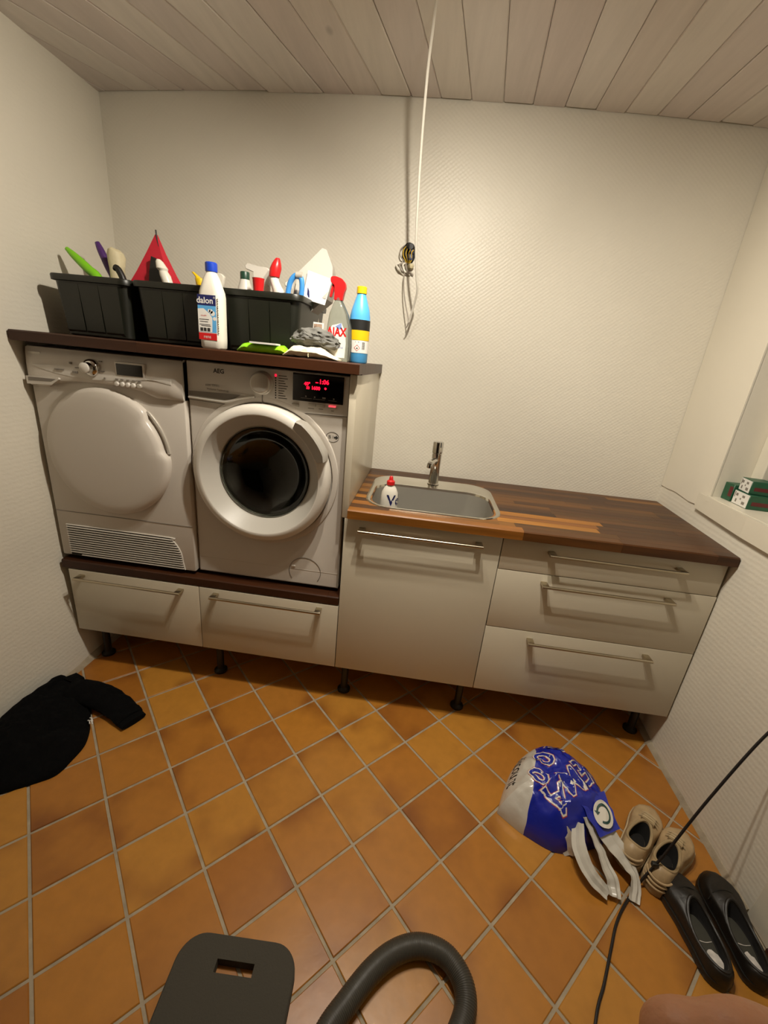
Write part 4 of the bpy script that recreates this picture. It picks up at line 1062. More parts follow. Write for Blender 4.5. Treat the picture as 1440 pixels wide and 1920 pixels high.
prism(bm, [(hx - .013, hz_ - .006), (hx + .015, hz_ - .006), (hx + .020, hz_ + .020), (hx + .025, hz_ + .034), (hx + .023, hz_ + .048), (hx + .011, hz_ + .060), (hx - .010, hz_ + .066), (hx - .024, hz_ + .065), (hx - .028, hz_ + .056), (hx - .025, hz_ + .046), (hx - .011, hz_ + .040), (hx - .012, hz_ + .018)], 'Y', ay - .0125, ay + .0125)
prism(bm, [(hx - .021, hz_ + .047), (hx - .013, hz_ + .043), (hx - .017, hz_ + .022), (hx - .023, hz_ + .002), (hx - .030, hz_ + .003), (hx - .026, hz_ + .022)], 'Y', ay - .008, ay + .008)
bmesh.ops.bevel(bm, geom=bm.edges[:], offset=.002, segments=2, affect='EDGES'); obj('trigger_head', bm, M['red'], t)

ux, uy = 1.188, .13
t = thing('spirit_bottle', 'light blue bottle with a yellow cap and black-yellow label at the shelf end', 'bottle', (ux, uy, SH))
bm = B(); lathe(bm, [(.032, SH), (.0355, SH + .005), (.0355, SH + .152), (.031, SH + .176), (.021, SH + .206), (.0155, SH + .222), (.014, SH + .232)], (ux, uy, 0), n=32); obj('body', bm, M['lblue'], t)
bm = B(); lathe(bm, [(.0175, SH + .226), (.0175, SH + .246), (.0155, SH + .248)], (ux, uy, 0), n=24); obj('cap', bm, M['yellow'], t)
def ulab(name, m, z0, z1, wdt=.095, ac=-75, parent=None, r=.0358):
    bm = B(); label_patch(bm, ux, uy, r, radians(ac), wdt, SH + z0, SH + z1); return obj(name, bm, m, parent or t)
lb = ulab('label', M['paper'], .034, .142)
ulab('label_band', M['black_print'], .108, .142, parent=lb, r=.0364); ulab('label_band', M['yellow'], .076, .108, parent=lb, r=.0364)
bm = B(); wr = wrap(ux, uy, .0367, radians(-75), SH)
def wbox(bm, x0, x1, z0, z1):
    quad(bm, *[wr(Vector(p)) for p in ((x0, z0, 0), (x1, z0, 0), (x1, z1, 0), (x0, z1, 0))])
for i in range(9): wbox(bm, .010, .020, .046 + .0028*i, .0474 + .0028*i + .0006*(i % 2))
wbox(bm, -.016, -.002, .068, .0705)
text_bm(bm, '\u25b2', .008, lambda v: wr(Vector((-.008 + v.x, .049 + v.y, 0))))
obj('barcode', bm, M['print_dark'], lb, False)
bm = B()
for s_ in range(4):
    a, b_ = [(-.008, .060), (.002, .050), (-.008, .040), (-.018, .050)][s_], [(.002, .050), (-.008, .040), (-.018, .050), (-.008, .060)][s_]
    tube(bm, [wr(Vector((a[0], a[1], 0))), wr(Vector((b_[0], b_[1], 0)))], .0007, n=5, smooth=0)
obj('hazard_diamond', bm, M['red'], lb, False)
bm = B()
for k in range(3): wbox(bm, -.014, .012, .084 + .006*k, .0855 + .006*k)
obj('small_print', bm, mat('ochre_print', '#9A7F10', rough=.5), lb, False)

# wipes pack, cream pad, grey cloth, card
t = thing('wipes_pack', 'lime green pack of wipes lying on the shelf edge', 'pack', (.87, .03, SH))
bm = B(); rings = []
for i in range(17):
    s_ = i / 16; x = .785 + .185*s_
    hgt = .032*min(1, s_*5 + .25)*min(1, (1 - s_)*6 + .3); d_ = .075*min(1, s_*4 + .45)
    rings.append([(x, .035 + d_*cos(a)/1.0*.5, SH + .001 + hgt*.5*(1 + sin(a)*(1 if sin(a) > 0 else 1)) + .0025*noise.noise((x*60, a*2, 1))) for a in [2*pi*k/16 for k in range(16)]])
loft(bm, rings); 
for v in bm.verts: v.co.z = max(v.co.z, SH + .0006)
obj('film', bm, M['lime'], t)
bm = B(); prism(bm, [(.842, -.010), (.935, -.012), (.935, .03), (.850, .036)], 'Z', SH + .031, SH + .0365); obj('flap', bm, M['paper'], t)
t = thing('cream_pad', 'folded cream cloth pad hanging at the shelf front edge', 'cloth', (1.06, .03, SH))
bm = B(); rings = []
for i in range(25):
    s_ = i / 24; x = .962 + .185*s_
    hh = .036*min(1, s_*6 + .15)*min(1, (1 - s_)*2.4 + .12)
    rings.append([(x, .018 + .046*cos(a), SH + .0012 + hh*.5*(1 + sin(a)) + .003*noise.noise((x*40, cos(a)*3, sin(a)*3))*hh/.02) for a in [2*pi*k/18 for k in range(18)]])
loft(bm, rings)
for v in bm.verts: v.co.z = max(v.co.z, SH + .0006)
obj('pad', bm, M['creamcloth'], t)
bm = B(); tube(bm, [(1.050, -.028, SH + .004), (1.049, -.026, SH + .014), (1.050, -.010, SH + .034), (1.052, .02, SH + .0365)], .0016, n=6); obj('seam', bm, M['cream_plastic'], t)
t = thing('grey_rag', 'crumpled grey rag on top of the cream pad', 'cloth', (1.06, .04, SH + .026))
bm = B(); ico = bmesh.ops.create_icosphere(bm, subdivisions=5, radius=1)
for v in bm.verts:
    p = v.co.copy()
    f = 1 + .22*noise.noise(p*1.8 + Vector((3, 1, 7))) + .10*abs(noise.noise(p*4.2)) - .12*abs(noise.noise(p*3.1 + Vector((9, 2, 4))))*2
    x, y, z = p.x*.088*f, p.y*.045*f, p.z*.034*f
    v.co = (1.056 + x + .03*max(0, -z)*8*0, .052 + y, SH + .064 + z - .18*max(0, x - .02)*1.0)
    v.co.z = max(v.co.z, SH + .0375 - (.036 if v.co.x > 1.118 else 0) * min(1, (v.co.x - 1.118)/.02 if v.co.x > 1.118 else 0))
for v in bm.verts:
    fold = .0045*sin(55*(v.co.x - 1.05) + 40*(v.co.z - SH) + 4*noise.noise(v.co*25)) * min(1, (v.co.z - SH)/.05)
    v.co.z += fold*.8; v.co.y -= abs(fold)*.8
obj('rag', bm, M['greycloth'], t)
t = thing('picture_card', 'small pale card with a picture leaning on the right tub', 'card', (1.042, .10, SH))
bm = B(); box(bm, 1.022, 1.060, .118, .1195, SH + .05, SH + .122); 
bmesh.ops.rotate(bm, verts=bm.verts, cent=(1.04, .118, SH + .08), matrix=Matrix.Rotation(radians(3), 3, 'Y')); cd = obj('card', bm, M['paper'], t, False)
bm = B(); box(bm, 1.026, 1.056, .1172, .1182, SH + .062, SH + .117); obj('picture', bm, mat('card_picture', '#A88D78', rough=.5, noise_amt=.6, noise_scale=70), cd, False)
bm = B(); box(bm, 1.0405, 1.0425, .1185, .1205, SH, SH + .07); obj('stick', bm, M['white_plastic'], t, False)

# ------------------------------------------------------------------ cable and wires on the back wall
t = thing('hanging_cable', 'white cable hanging from the ceiling down to the open wall box', 'cable', (1.345, .12, 2.42))
bm = B(); tube(bm, [(1.348, .10, 2.435), (1.345, .12, 2.415), (1.341, .15, 2.384), (1.333, .22, 2.299), (1.330, .33, 2.135), (1.338, .42, 1.916), (1.352, .475, 1.80), (1.360, .50, 1.755), (1.352, .53, 1.71), (1.340, .557, 1.66), (1.333, .57, 1.634)], .0046, n=10)
obj('sheath', bm, M['cable_white'], t)
bm = B(); tube(bm, [(1.334, .569, 1.638), (1.333, .57, 1.632), (1.327, .575, 1.618), (1.322, .578, 1.611)], .0036, n=8, rf=lambda t: 1.5 - t); obj('end_sleeve', bm, M['wire_grey'], t)
bm = B(); tube(bm, [(1.332, .571, 1.636), (1.326, .575, 1.66), (1.308, .59, 1.715), (1.296, .60, 1.763), (1.289, .615, 1.81), (1.290, .63, 1.84), (1.297, .638, 1.862)], .0026, n=8); obj('conductor', bm, M['wire_grey'], t)
t = thing('wall_box', 'open junction hole in the back wall with loose yellow wires', 'wires', (1.295, YB, 1.905))
bm = B(); lathe(bm, [(.030, YB - .003), (.030, YB + .0)], (1.298, 0, 1.915), 'Y', 24, sy=1.45); hole = obj('hole', bm, M['dark'], t)  # flat disc on the wall face, its black stands for the shaded depth
bm = B(); lathe(bm, [(.011, YB - .020), (.014, YB - .016), (.014, YB - .002)], (1.303, 0, 1.940), 'Y', 16, sx=1.25); obj('terminal', bm, M['black_print'], t)
bm = B(); box(bm, 1.292, 1.318, YB - .022, YB - .002, 1.888, 1.912, .004); obj('terminal', bm, M['wire_blue'], t)
bm = B(); box(bm, 1.306, 1.320, YB - .018, YB - .002, 1.914, 1.930, .003); obj('terminal', bm, M['wire_blue'], t)
random.seed(3)
for k in range(5):
    bm = B(); x0 = 1.276 + .008*k
    tube(bm, [(x0, YB - .004, 1.945 - .003*k), (x0 - .014 + .006*k, YB - .020, 1.925), (x0 - .012 + .004*k, YB - .026, 1.90 + .004*k), (x0 + .004, YB - .016, 1.885), (1.292, YB - .006, 1.875)], .0024, n=6, smooth=5); obj('wire', bm, M['copper'] if k % 5 != 0 else M['wire_grey'], t)
for k in range(4):
    bm = B(); x0 = 1.262 + .014*k
    tube(bm, [(1.288 + .003*k, YB - .004, 1.880), (x0 - .012, YB - .016, 1.868), (x0, YB - .022, 1.850 - .004*k), (x0 + .008, YB - .014, 1.842), (x0 + .022, YB - .004, 1.832)], .0042, n=7, smooth=5); obj('cable_end', bm, M['wire_grey'] if k % 2 else M['cable_white'], t)
bm = B(); lathe(bm, [(.003, 0), (.012, .004), (.015, .012), (.012, .02), (.004, .024)], (1.312, YB - .014, 1.853), n=14); obj('wire_cap', bm, M['cream_plastic'], t)

# ------------------------------------------------------------------ cartons on the window sill
SZ = 1.0798
def carton(x0, x1, y0, y1, z0, h, label, rot=0):
    cxx, cyy = (x0+x1)/2, (y0+y1)/2
    t = thing('carton', label, 'box', (cxx, cyy, z0), radians(rot), 'green cartons on the window sill')
    w_, d_ = (x1-x0)/2, (y1-y0)/2
    bm = B(); box(bm, -w_, w_, -d_, d_, .0003, h, .0015, 1); obj('body', bm, M['green_card'], t, world=False)
    bm = B(); box(bm, -w_ - .0006, -w_ + .001, -d_ + .002, d_ - .002, .002, h - .002); lb = obj('label', bm, M['paper'], t, False, world=False)
    bm = B()
    for (y, z, a, b) in ((.55, .72, .006, .005), (-.3, .72, .007, .004), (.5, .3, .004, .006), (-.45, .28, .008, .005), (.0, .5, .003, .003)):
        box(bm, -w_ - .0011, -w_ - .0004, y*d_ - a, y*d_ + a, z*h - b, z*h + b)
    box(bm, -w_ - .0011, -w_ - .0004, d_ - .010, d_ - .006, h*.5, h*.9)
    obj('print', bm, M['print_shade_grey'], lb, False, world=False)
    bm = B(); box(bm, -w_ + .012, w_ - .004, -d_ - .0006, -d_ + .001, h*.28, h*.55); obj('print', bm, M['maroon'], t, False, world=False)
    return t
carton(2.652, 2.728, .098, .186, SZ, .052, 'lower green carton with a white end label on the window sill', -4)
carton(2.658, 2.728, .112, .186, SZ + .0526, .048, 'upper green carton stacked on another carton on the sill', -10)
t = thing('carton', 'green and maroon carton behind, against the niche side', 'box', (2.69, .216, SZ), group='green cartons on the window sill')
bm = B(); box(bm, 2.652, 2.728, .194, .246, SZ + .0003, SZ + .066, .0015, 1); obj('body', bm, M['green_card'], t)
bm = B(); box(bm, 2.6512, 2.653, .196, .214, SZ + .018, SZ + .056); obj('print', bm, M['maroon'], t, False)

# ------------------------------------------------------------------ black garment on the floor
t = thing('black_sweater', 'black sweater crumpled on the tiles against the left wall', 'clothing', (.15, -.40, 0))
out = [(.036, -.125), (.075, -.135), (.13, -.15), (.20, -.20), (.26, -.27), (.285, -.305), (.315, -.345), (.340, -.40), (.342, -.46), (.335, -.52), (.29, -.56), (.23, -.60), (.15, -.65), (.08, -.70), (.036, -.73), (.036, -.60), (.036, -.45), (.036, -.30), (.036, -.20)]
O2 = catmull([(x, y, 0) for x, y in out + out[:1]], 6)[:-1]
cxg, cyg = .13, -.40
def gz(x, y, tt, wall):
    base = .050 + .085*max(0, min(1, (.26 - x)/.22))*max(.25, 1 - ((y + .42)/.36)**2)
    e = (1 - tt**(9 if wall else 3.2))**.5 if tt < 1 else 0
    f = .018*noise.noise((x*11, y*11, 2)) + .012*noise.noise((x*26, y*22, 5)) + .006*noise.noise((x*60, y*60, 9)) - .016*abs(noise.noise((x*9 + y*7, y*6, 4)))
    return max(.002, (base + f)*e)
bm = B(); rings = []
for k in range(1, 31):
    tt = k / 30
    rings.append([(cxg + (p.x - cxg)*tt, cyg + (p.y - cyg)*tt, gz(cxg + (p.x - cxg)*tt, cyg + (p.y - cyg)*tt, tt, p.x < .045)) for p in O2])
rings.append([(p.x, p.y, .0005) for p in O2])
loft(bm, rings); obj('body', bm, M['garment'], t, smooth=60)
bm = B(); rings = []
Q = catmull([(.13, -.215, .05), (.20, -.20, .045), (.275, -.205, .036), (.345, -.225, .026), (.405, -.252, .020), (.425, -.262, .018)], 8)
for i, p in enumerate(Q):
    tg = (Q[min(i+1, len(Q)-1)] - Q[max(i-1, 0)]).normalized(); s_ = Vector((tg.y, -tg.x, 0)).normalized(); k = i/(len(Q)-1)
    wd = .062 - .012*k; hh = max(.014, p.z - .002)
    rings.append([p + s_*wd*cos(a) + Vector((0, 0, -p.z + .001 + hh*.9*(1 + sin(a)) + .010*noise.noise((p.x*30, cos(a)*2, sin(a)*2 + k*6)))) for a in [2*pi*j/22 for j in range(22)]])
loft(bm, rings)
for v in bm.verts: v.co.z = max(v.co.z, .0008)
sl = obj('sleeve', bm, M['garment'], t, smooth=60)
bm = B(); rings = []
for p, wd in ((Vector((.415, -.258, 0)), .050), (Vector((.45, -.275, 0)), .048)):
    s_ = Vector((-.46, -.89, 0)).normalized()
    rings.append([p + s_*wd*cos(a) + Vector((0, 0, .0012 + .013*(1 + sin(a)))) for a in [2*pi*j/18 for j in range(18)]])
loft(bm, rings); obj('cuff', bm, M['garment'], sl)
bm = B()
for k, (x, y, L_) in enumerate(((.303, -.312, .016), (.309, -.320, .014), (.298, -.318, .010))): tube(bm, [(x - .010, y + .004, .036 - .004*k), (x, y, .040 - .004*k), (x + L_*.5, y - .006, .032 - .004*k)], .0025, n=6, smooth=3)
obj('care_tag', bm, M['paper'], t)
bm = B(); loft(bm, [[(.06, -.10, .0008), (.115, -.115, .0008), (.105, -.165, .0008), (.05, -.16, .0008)], [(.062, -.104, .040), (.108, -.117, .036), (.100, -.17, .055), (.05, -.165, .06)]]); obj('cuff', bm, M['garment'], t)

# ------------------------------------------------------------------ foam kneeling pad with a grip slot
t = thing('kneeling_pad', 'dark grey foam kneeling pad with a hand slot on the tiles', 'pad', (1.158, -.908, 0), radians(2))
w_, r_ = .150, .062; y1_, y0_ = .060, -.36
cor = rrect(2*w_, y1_ - y0_, r_, 0, 10, 0, (y1_ + y0_)/2)
def rayp(poly, a):
    d_ = Vector((cos(a), sin(a))); best = None
    for i in range(len(poly)):
        p, q = Vector(poly[i][:2]), Vector(poly[(i+1) % len(poly)][:2]); e = q - p; den = d_.x*e.y - d_.y*e.x
        if abs(den) < 1e-12: continue
        tt = (p.x*e.y - p.y*e.x)/den; u_ = (p.x*d_.y - p.y*d_.x)/den
        if tt > 0 and -1e-6 <= u_ <= 1 + 1e-6 and (best is None or tt > best): best = tt
    return (d_.x*best, d_.y*best)
slot = [(.047, .013), (-.047, .013), (-.047, -.012), (.047, -.012)]
an = sorted(set([math.atan2(p[1], p[0]) for p in cor] + [math.atan2(p[1], p[0]) for p in slot] + [2*pi*i/40 - pi for i in range(40)]))
oo = [rayp(cor, a) for a in an]; ss = [rayp(slot, a) for a in an]
bm = B(); k_ = .975
loft(bm, [[(x, y, .001) for x, y in ss], [(x, y, .030) for x, y in ss], [(x*k_ + .0, y*k_, .030) for x, y in oo], [(x, y, .026) for x, y in oo], [(x, y, .001) for x, y in oo], [(x, y, .001) for x, y in ss]], False, False)
bmesh.ops.remove_doubles(bm, verts=bm.verts, dist=1e-5)
obj('foam', bm, M['foam'], t, world=False)

# ------------------------------------------------------------------ vacuum hose
t = thing('vacuum_hose', 'looped grey ribbed vacuum hose on the tiles', 'hose', (1.6, -.85, 0))
P = catmull([(1.372, -1.40, .0285), (1.370, -1.12, .0285), (1.397, -.997, .0285), (1.444, -.925, .0285), (1.498, -.860, .0285), (1.553, -.818, .0285), (1.615, -.797, .0285), (1.678, -.805, .0285), (1.717, -.840, .0285), (1.728, -.880, .0285), (1.714, -.925, .0285), (1.672, -.985, .0285), (1.60, -1.06, .0285), (1.56, -1.2, .0285)], 60)
bm = B(); rings = []; acc = 0
for i, p in enumerate(P):
    tg = (P[min(i+1, len(P)-1)] - P[max(i-1, 0)]).normalized(); s_ = Vector((tg.y, -tg.x, 0))
    if i: acc += (p - P[i-1]).length
    rr_ = .0265 + .0007*sin(acc/.0046*2*pi)
    rings.append([p + s_*rr_*cos(a) + Vector((0, 0, rr_*sin(a))) for a in [2*pi*j/20 for j in range(20)]])
loft(bm, rings); obj('hose', bm, M['hose'], t, smooth=80)

# ------------------------------------------------------------------ carrier bag
t = thing('carrier_bag', 'full blue and white plastic carrier bag with big letters lying on the tiles', 'bag', (2.09, -.29, 0))
out = [(1.880, -.385), (1.915, -.30), (1.955, -.225), (2.02, -.150), (2.10, -.118), (2.175, -.140), (2.235, -.200), (2.268, -.285), (2.268, -.36), (2.235, -.425), (2.16, -.462), (2.06, -.485), (1.97, -.450), (1.93, -.425)]
O2 = catmull([(x, y, 0) for x, y in out + out[:1]], 6)[:-1]
bcx, bcy = 2.095, -.300
def bag_h(x, y):
    a = math.atan2(y - bcy, x - bcx); best = .2
    px, py = rayp([(p.x - bcx, p.y - bcy) for p in O2], a)
    tt = min(1, math.hypot(x - bcx, y - bcy)/math.hypot(px, py))
    return bag_z(x, y, tt)
def bag_z(x, y, tt):
    e = (1 - tt**2.6)**.55 if tt < 1 else 0
    f = .024*noise.noise((x*9, y*9, 1)) - .034*abs(noise.noise((x*13 + y*8, y*11 - x*5, 3))) - .016*abs(noise.noise((x*30, y*27, 6))) + .004*noise.noise((x*70, y*70, 8))
    return .014*(1 - tt) + (.163 + f)*e
bm = B(); rings = []
for k in range(1, 37):
    tt = 1 - (1 - k/36)**1.5
    rings.append([(bcx + (p.x - bcx)*tt, bcy + (p.y - bcy)*tt, bag_z(bcx + (p.x - bcx)*tt, bcy + (p.y - bcy)*tt, tt) + .001) for p in O2])
rings.append([(bcx + (p.x - bcx)*.96, bcy + (p.y - bcy)*.96, .0008) for p in O2])
loft(bm, rings)
bag = obj('sack', bm, M['bag_film'], t, smooth=32)
def on_bag(x0, y0, ang, lift):
    def fn(v):
        x = x0 + v.x*cos(ang) - v.y*sin(ang); y = y0 + v.x*sin(ang) + v.y*cos(ang)
        return (x, y, bag_h(x, y) + lift)
    return fn
def subdiv_text(body, size, x0, y0, ang, layers):
    for off, m, lift, nm in layers:
        bm = B(); text_bm(bm, body, size, lambda v: (v.x, v.y, 0), offset=off)
        bmesh.ops.triangulate(bm, faces=bm.faces[:])
        for _ in range(2):
            es = [e for e in bm.edges if e.calc_length() > .012]
            if es: bmesh.ops.subdivide_edges(bm, edges=es, cuts=1); bmesh.ops.triangulate(bm, faces=bm.faces[:])
        fn = on_bag(x0, y0, ang, lift)
        for v in bm.verts: v.co = fn(v.co.copy())
        obj(nm, bm, M[m], bag, False)
ang = math.atan2(-.14, -.17)
LY = ((.0062, 'bag_red', .0016, 'letter_edge'), (.0044, 'bag_letter', .0026, 'letter_outline'), (.0004, 'bag_ink', .0036, 'letter'))
for ch, x, y, da in (('R', 2.228, -.262, .2), ('E', 2.172, -.278, .1), ('M', 2.112, -.338, -.1), ('A', 2.055, -.398, -.3)): subdiv_text(ch, .110, x, y, ang + da, LY)
for ch, x, y, da in (('1', 2.172, -.160, .2), ('0', 2.102, -.186, .15), ('0', 2.042, -.250, 0), ('0', 2.004, -.330, -.1)): subdiv_text(ch, .098, x, y, ang + da, LY)
subdiv_text('discount', .044, 1.956, -.268, math.atan2(-.130, -.062), ((.0003, 'print_dark', .002, 'lettering'),))
# gathered neck and handles
bm = B()
ribbon(bm, [(2.175, -.365, .135), (2.195, -.410, .118), (2.218, -.455, .092)], [.13, .105, .09], [(1, .35, -.1)]*3, .001); nk = obj('neck', bm, M['bag_blue'], t)
bm = B(); ring_ = []
def em(a, r, dx=0): 
    x, y = 2.203 + r*cos(a), -.418 + r*sin(a)*1.15
    return (x, y, .1225 - (y + .418)*-.48 - .006*abs(x - 2.203)/.03 + dx)
bm = B(); bm.faces.new([bm.verts.new(em(2*pi*i/28, .031, .004)) for i in range(28)]); eb = obj('emblem', bm, M['bag_letter'], nk, False)
bm = B()
for i in range(22):
    a, b_ = -2.0 + 4.9*i/22, -2.0 + 4.9*(i+1)/22
    quad(bm, em(a, .017, .0052), em(b_, .017, .0052), em(b_, .0225, .0052), em(a, .0225, .0052))
bm.faces.new([bm.verts.new(em(2.9 + d_, r, .0052)) for d_, r in ((0, .011), (0, .0285), (.45, .0195))])
obj('emblem_arrow', bm, M['bag_green'], eb, False)
bm = B(); ribbon(bm, [(2.205, -.445, .090), (2.235, -.478, .068), (2.262, -.515, .048), (2.274, -.548, .034), (2.258, -.590, .006)], [.075, .060, .048, .042, .030], [(1, .6, 0), (1, .6, 0), (1, .5, -.2), (.9, .2, -.5), (.9, .1, .3)], .0009); obj('handle', bm, M['bag_white'], nk)
bm = B(); ribbon(bm, [(2.120, -.440, .095), (2.108, -.505, .075), (2.130, -.562, .050), (2.178, -.590, .020)], [.036, .042, .042, .036], [(1, -.2, .3), (1, .1, .3), (1, .5, .2), (.8, .8, 0)], .0009); obj('handle', bm, M['bag_white'], nk)
bm = B(); ribbon(bm, [(2.150, -.425, .108), (2.165, -.47, .085), (2.185, -.525, .055), (2.200, -.565, .032), (2.196, -.595, .020)], [.055, .052, .046, .040, .036], [(.8, .7, -.4), (.8, .6, -.6), (.9, .4, -.4), (.9, .3, 0), (.9, .5, 0)], .0009); obj('handle', bm, M['bag_white'], nk)
bm = B(); ribbon(bm, [(2.06, -.455, .07), (2.085, -.475, .045), (2.105, -.492, .012)], [.06, .07, .05], [(.9, -.3, .2)]*3, .0009); obj('flap', bm, M['bag_white'], nk)

# ------------------------------------------------------------------ shoes
def make_shoe(name, label, cat, loc, rot, L, hw, op, hts, sole_h, m_up, m_sole, m_in, insole, group, laces=None, mirror=1):
    t = thing(name, label, cat, loc, rot, group)
    def outline(grow):
        P = []
        for k in range(41):
            s_ = k/40; y = L*s_; w = 0
            for (s0, w0), (s1, w1) in zip(hw, hw[1:]):
                if s0 <= s_ <= s1:
                    u_ = (s_ - s0)/(s1 - s0); u_ = u_*u_*(3 - 2*u_); w = w0 + (w1 - w0)*u_
            cap = min(1, (s_/.09))**.5 * min(1, (1 - s_)/.17)**.55
            P.append((w*cap + grow*min(1, cap*3), y))
        bend = lambda y: mirror*.010*(y/L)**2
        return [(x + bend(y), y) for x, y in P] + [(-x*1.0 + bend(y), y) for x, y in P[::-1][1:-1]]
    oc, oa, ob = op; zh, zs, zf, ztoe = hts
    n = 64
    def rel(poly): return [(x, y - oc) for x, y in poly]
    PO, PS = rel(outline(0)), rel(outline(.004))
    ring_o = []; ring_s = []; rim = []
    for i in range(n):
        a = 2*pi*i/n
        ox, oy = rayp(PO, a); ring_o.append((ox, oy + oc)); sx_, sy_ = rayp(PS, a); ring_s.append((sx_, sy_ + oc))
        rx_, ry_ = oa*cos(a), ob*sin(a)*(1.0 if sin(a) < 0 else 1.15)
        s_ = sin(a); z = zs + (zf - zs)*max(0, s_)**2 + (zh - zs)*max(0, -s_)**2
        rim.append((rx_, ry_ + oc, z))
    bm = B(); rings = []
    rings.append([(x*.72, oc + (y - oc)*.80, sole_h + .006) for x, y, z in rim])
    rings.append([(x*.86, oc + (y - oc)*.90, z*.55) for x, y, z in rim])
    rings.append([(x*.90, oc + (y - oc)*.94, z - .006) for x, y, z in rim])
    rings.append([(x*.97, oc + (y - oc)*.98, z + .003) for x, y, z in rim])
    rings.append([(x*1.08, oc + (y - oc)*1.05, z + .001) for x, y, z in rim])
    for k in range(1, 13):
        u_ = k/12; ring = []
        for i in range(n):
            a = 2*pi*i/n; s_ = max(0, sin(a)); rx_, ry_, rz = rim[i]; ox, oy = ring_o[i]
            g = (u_)**(.62 - .0*s_)
            x = rx_*1.08 + (ox - rx_*1.08)*(1 - (1 - u_)**1.6); y = oc + (ry_ - oc)*1.05 + (oy - oc - (ry_ - oc)*1.05)*(1 - (1 - u_)**(1.6 - .55*s_))
            hz_side = sole_h + (rz - sole_h)*(1 - u_**1.9)
            vamp = rz + (ztoe - rz)*min(1, u_/.55)
            dome = vamp if u_ < .55 else sole_h + (ztoe - sole_h)*(1 - ((u_ - .55)/.45)**2.4)
            z = hz_side*(1 - s_) + dome*s_
            z += .0022*noise.noise((x*70, y*50, z*60 + loc[0]*9))
            ring.append((x, y, z))
        rings.append(ring)
    loft(bm, rings, True, False)
    bm.faces.ensure_lookup_table()
    for f in list(bm.faces)[:n*2]: f.material_index = 1  # inner wall coloured near-black to paint in the shade of the opening
    obj('upper', bm, [m_up, m_in if m_in is M['shoe_shade'] else M['shoe_shade']], t, smooth=60, world=False)
    bm = B(); loft(bm, [[(x*.96, y*.985 + .002, .0008) for x, y in ring_s], [(x, y, .004) for x, y in ring_s], [(x, y, sole_h*.75) for x, y in ring_s], [(x*.985, oc + (y - oc)*.985, sole_h + .002) for x, y in ring_s]])
    obj('sole', bm, m_sole, t, world=False)
    bm = B(); loft(bm, [[(x*.71, oc + (y - oc)*.79, sole_h + .0065) for x, y, z in rim], [(x*.68, oc + (y - oc)*.77, sole_h + .009) for x, y, z in rim]])
    ins = obj('insole', bm, m_in, t, world=False)
    bm = B(); P = [(x*1.01, oc + (y - oc)*1.01, z - .001) for x, y, z in rim]
    tube(bm, P + P[:1], .0045, n=8, smooth=0); obj('collar', bm, laces[1] if laces else m_up, t, world=False)
    return t, ins, rim
hw_s = [(0, .034), (.25, .037), (.45, .040), (.70, .049), (.86, .046), (1, .036)]
hsn = math.atan2(.72, .69) - pi/2
for lab, loc, mir in (('worn beige sneaker half hidden behind the carrier bag handles', (2.262, -.500, 0), -1), ('worn beige sneaker in front, crossed by the black cable', (2.322, -.556, 0), 1)):
    t, ins, rim = make_shoe('sneaker', lab, 'shoe', loc, hsn, .282, hw_s, (.092, .031, .052), (.088, .066, .090, .066), .026, M['sneaker'], M['sneaker_sole'], M['shoe_shade'], None, 'pair of beige sneakers', (None, M['sneaker_lining']), mir)
    bm = B()
    loft(bm, [[(-.018, .148, .079), (.018, .148, .079), (.020, .150, .072), (-.020, .150, .072)], [(-.020, .150, .094), (.020, .150, .094), (.021, .158, .090), (-.021, .158, .090)], [(-.017, .192, .080), (.017, .192, .080), (.018, .192, .070), (-.018, .192, .070)]])
    obj('tongue', bm, M['sneaker_lining'], t, world=False)
    for k in range(3):
        bm = B(); y = .160 + .016*k; z = .0905 - .006*k
        tube(bm, [(-.028, y + .004, z - .013), (-.014, y, z + .001), (.014, y, z + .001), (.028, y + .004, z - .013)], .0028, n=7, smooth=4); obj('lace', bm, M['sneaker_sole'], t, world=False)
    for k in range(3):
        bm = B(); zz = .034 + .014*k
        tube(bm, [((.037 - .001*k)*cos(a), .040 + (.041 - .002*k)*sin(a), zz) for a in [pi + .25 + (pi - .5)*j/12 for j in range(13)]], .0032, n=7, smooth=2); obj('heel_rib', bm, M['sneaker'], t, world=False)
hw_b = [(0, .033), (.25, .036), (.45, .040), (.70, .050), (.87, .047), (1, .036)]
for lab, loc, rz, mir, px in (('black leather slip-on shoe with a grey worn insole, nearer the room', (2.410, -.762, 0), 1.5, -1, .004), ('black leather slip-on shoe with a worn white insole patch, nearer the wall', (2.512, -.752, 0), -2.5, 1, -.002)):
    t, ins, rim = make_shoe('leather_shoe', lab, 'shoe', loc, radians(rz), .285, hw_b, (.090, .033, .072), (.058, .050, .076, .060), .020, M['blackshoe'], M['black_plastic'], M['insole_grey'], None, 'pair of black leather shoes', (None, M['blackshoe']), mir)
    b_ = B(); P = []
    for i in range(18):
        a = 2*pi*i/18; r_ = .0225*(1 + .25*noise.noise((cos(a)*2 + loc[0]*20, sin(a)*2, 1))); P.append((px + r_*cos(a)*.85, .050 + r_*1.15*sin(a)))
    loft(b_, [[(x, y, .0288) for x, y in P], [(x, y, .0296) for x, y in P]]); obj('worn_patch', b_, M['worn'], ins, False, world=False)
    b_ = B(); tube(b_, [(-.020, .094, .0292), (0, .090, .0300), (.020, .094, .0292)], .0010, n=6, smooth=4); obj('insole_seam', b_, M['worn'], ins, world=False)
    b_ = B(); tube(b_, [(-.047, .182, .044), (-.030, .194, .0635), (0, .200, .0705), (.030, .194, .0635), (.049, .182, .044)], .0018, n=7, smooth=6); obj('vamp_seam', b_, M['black_plastic'], t, world=False)

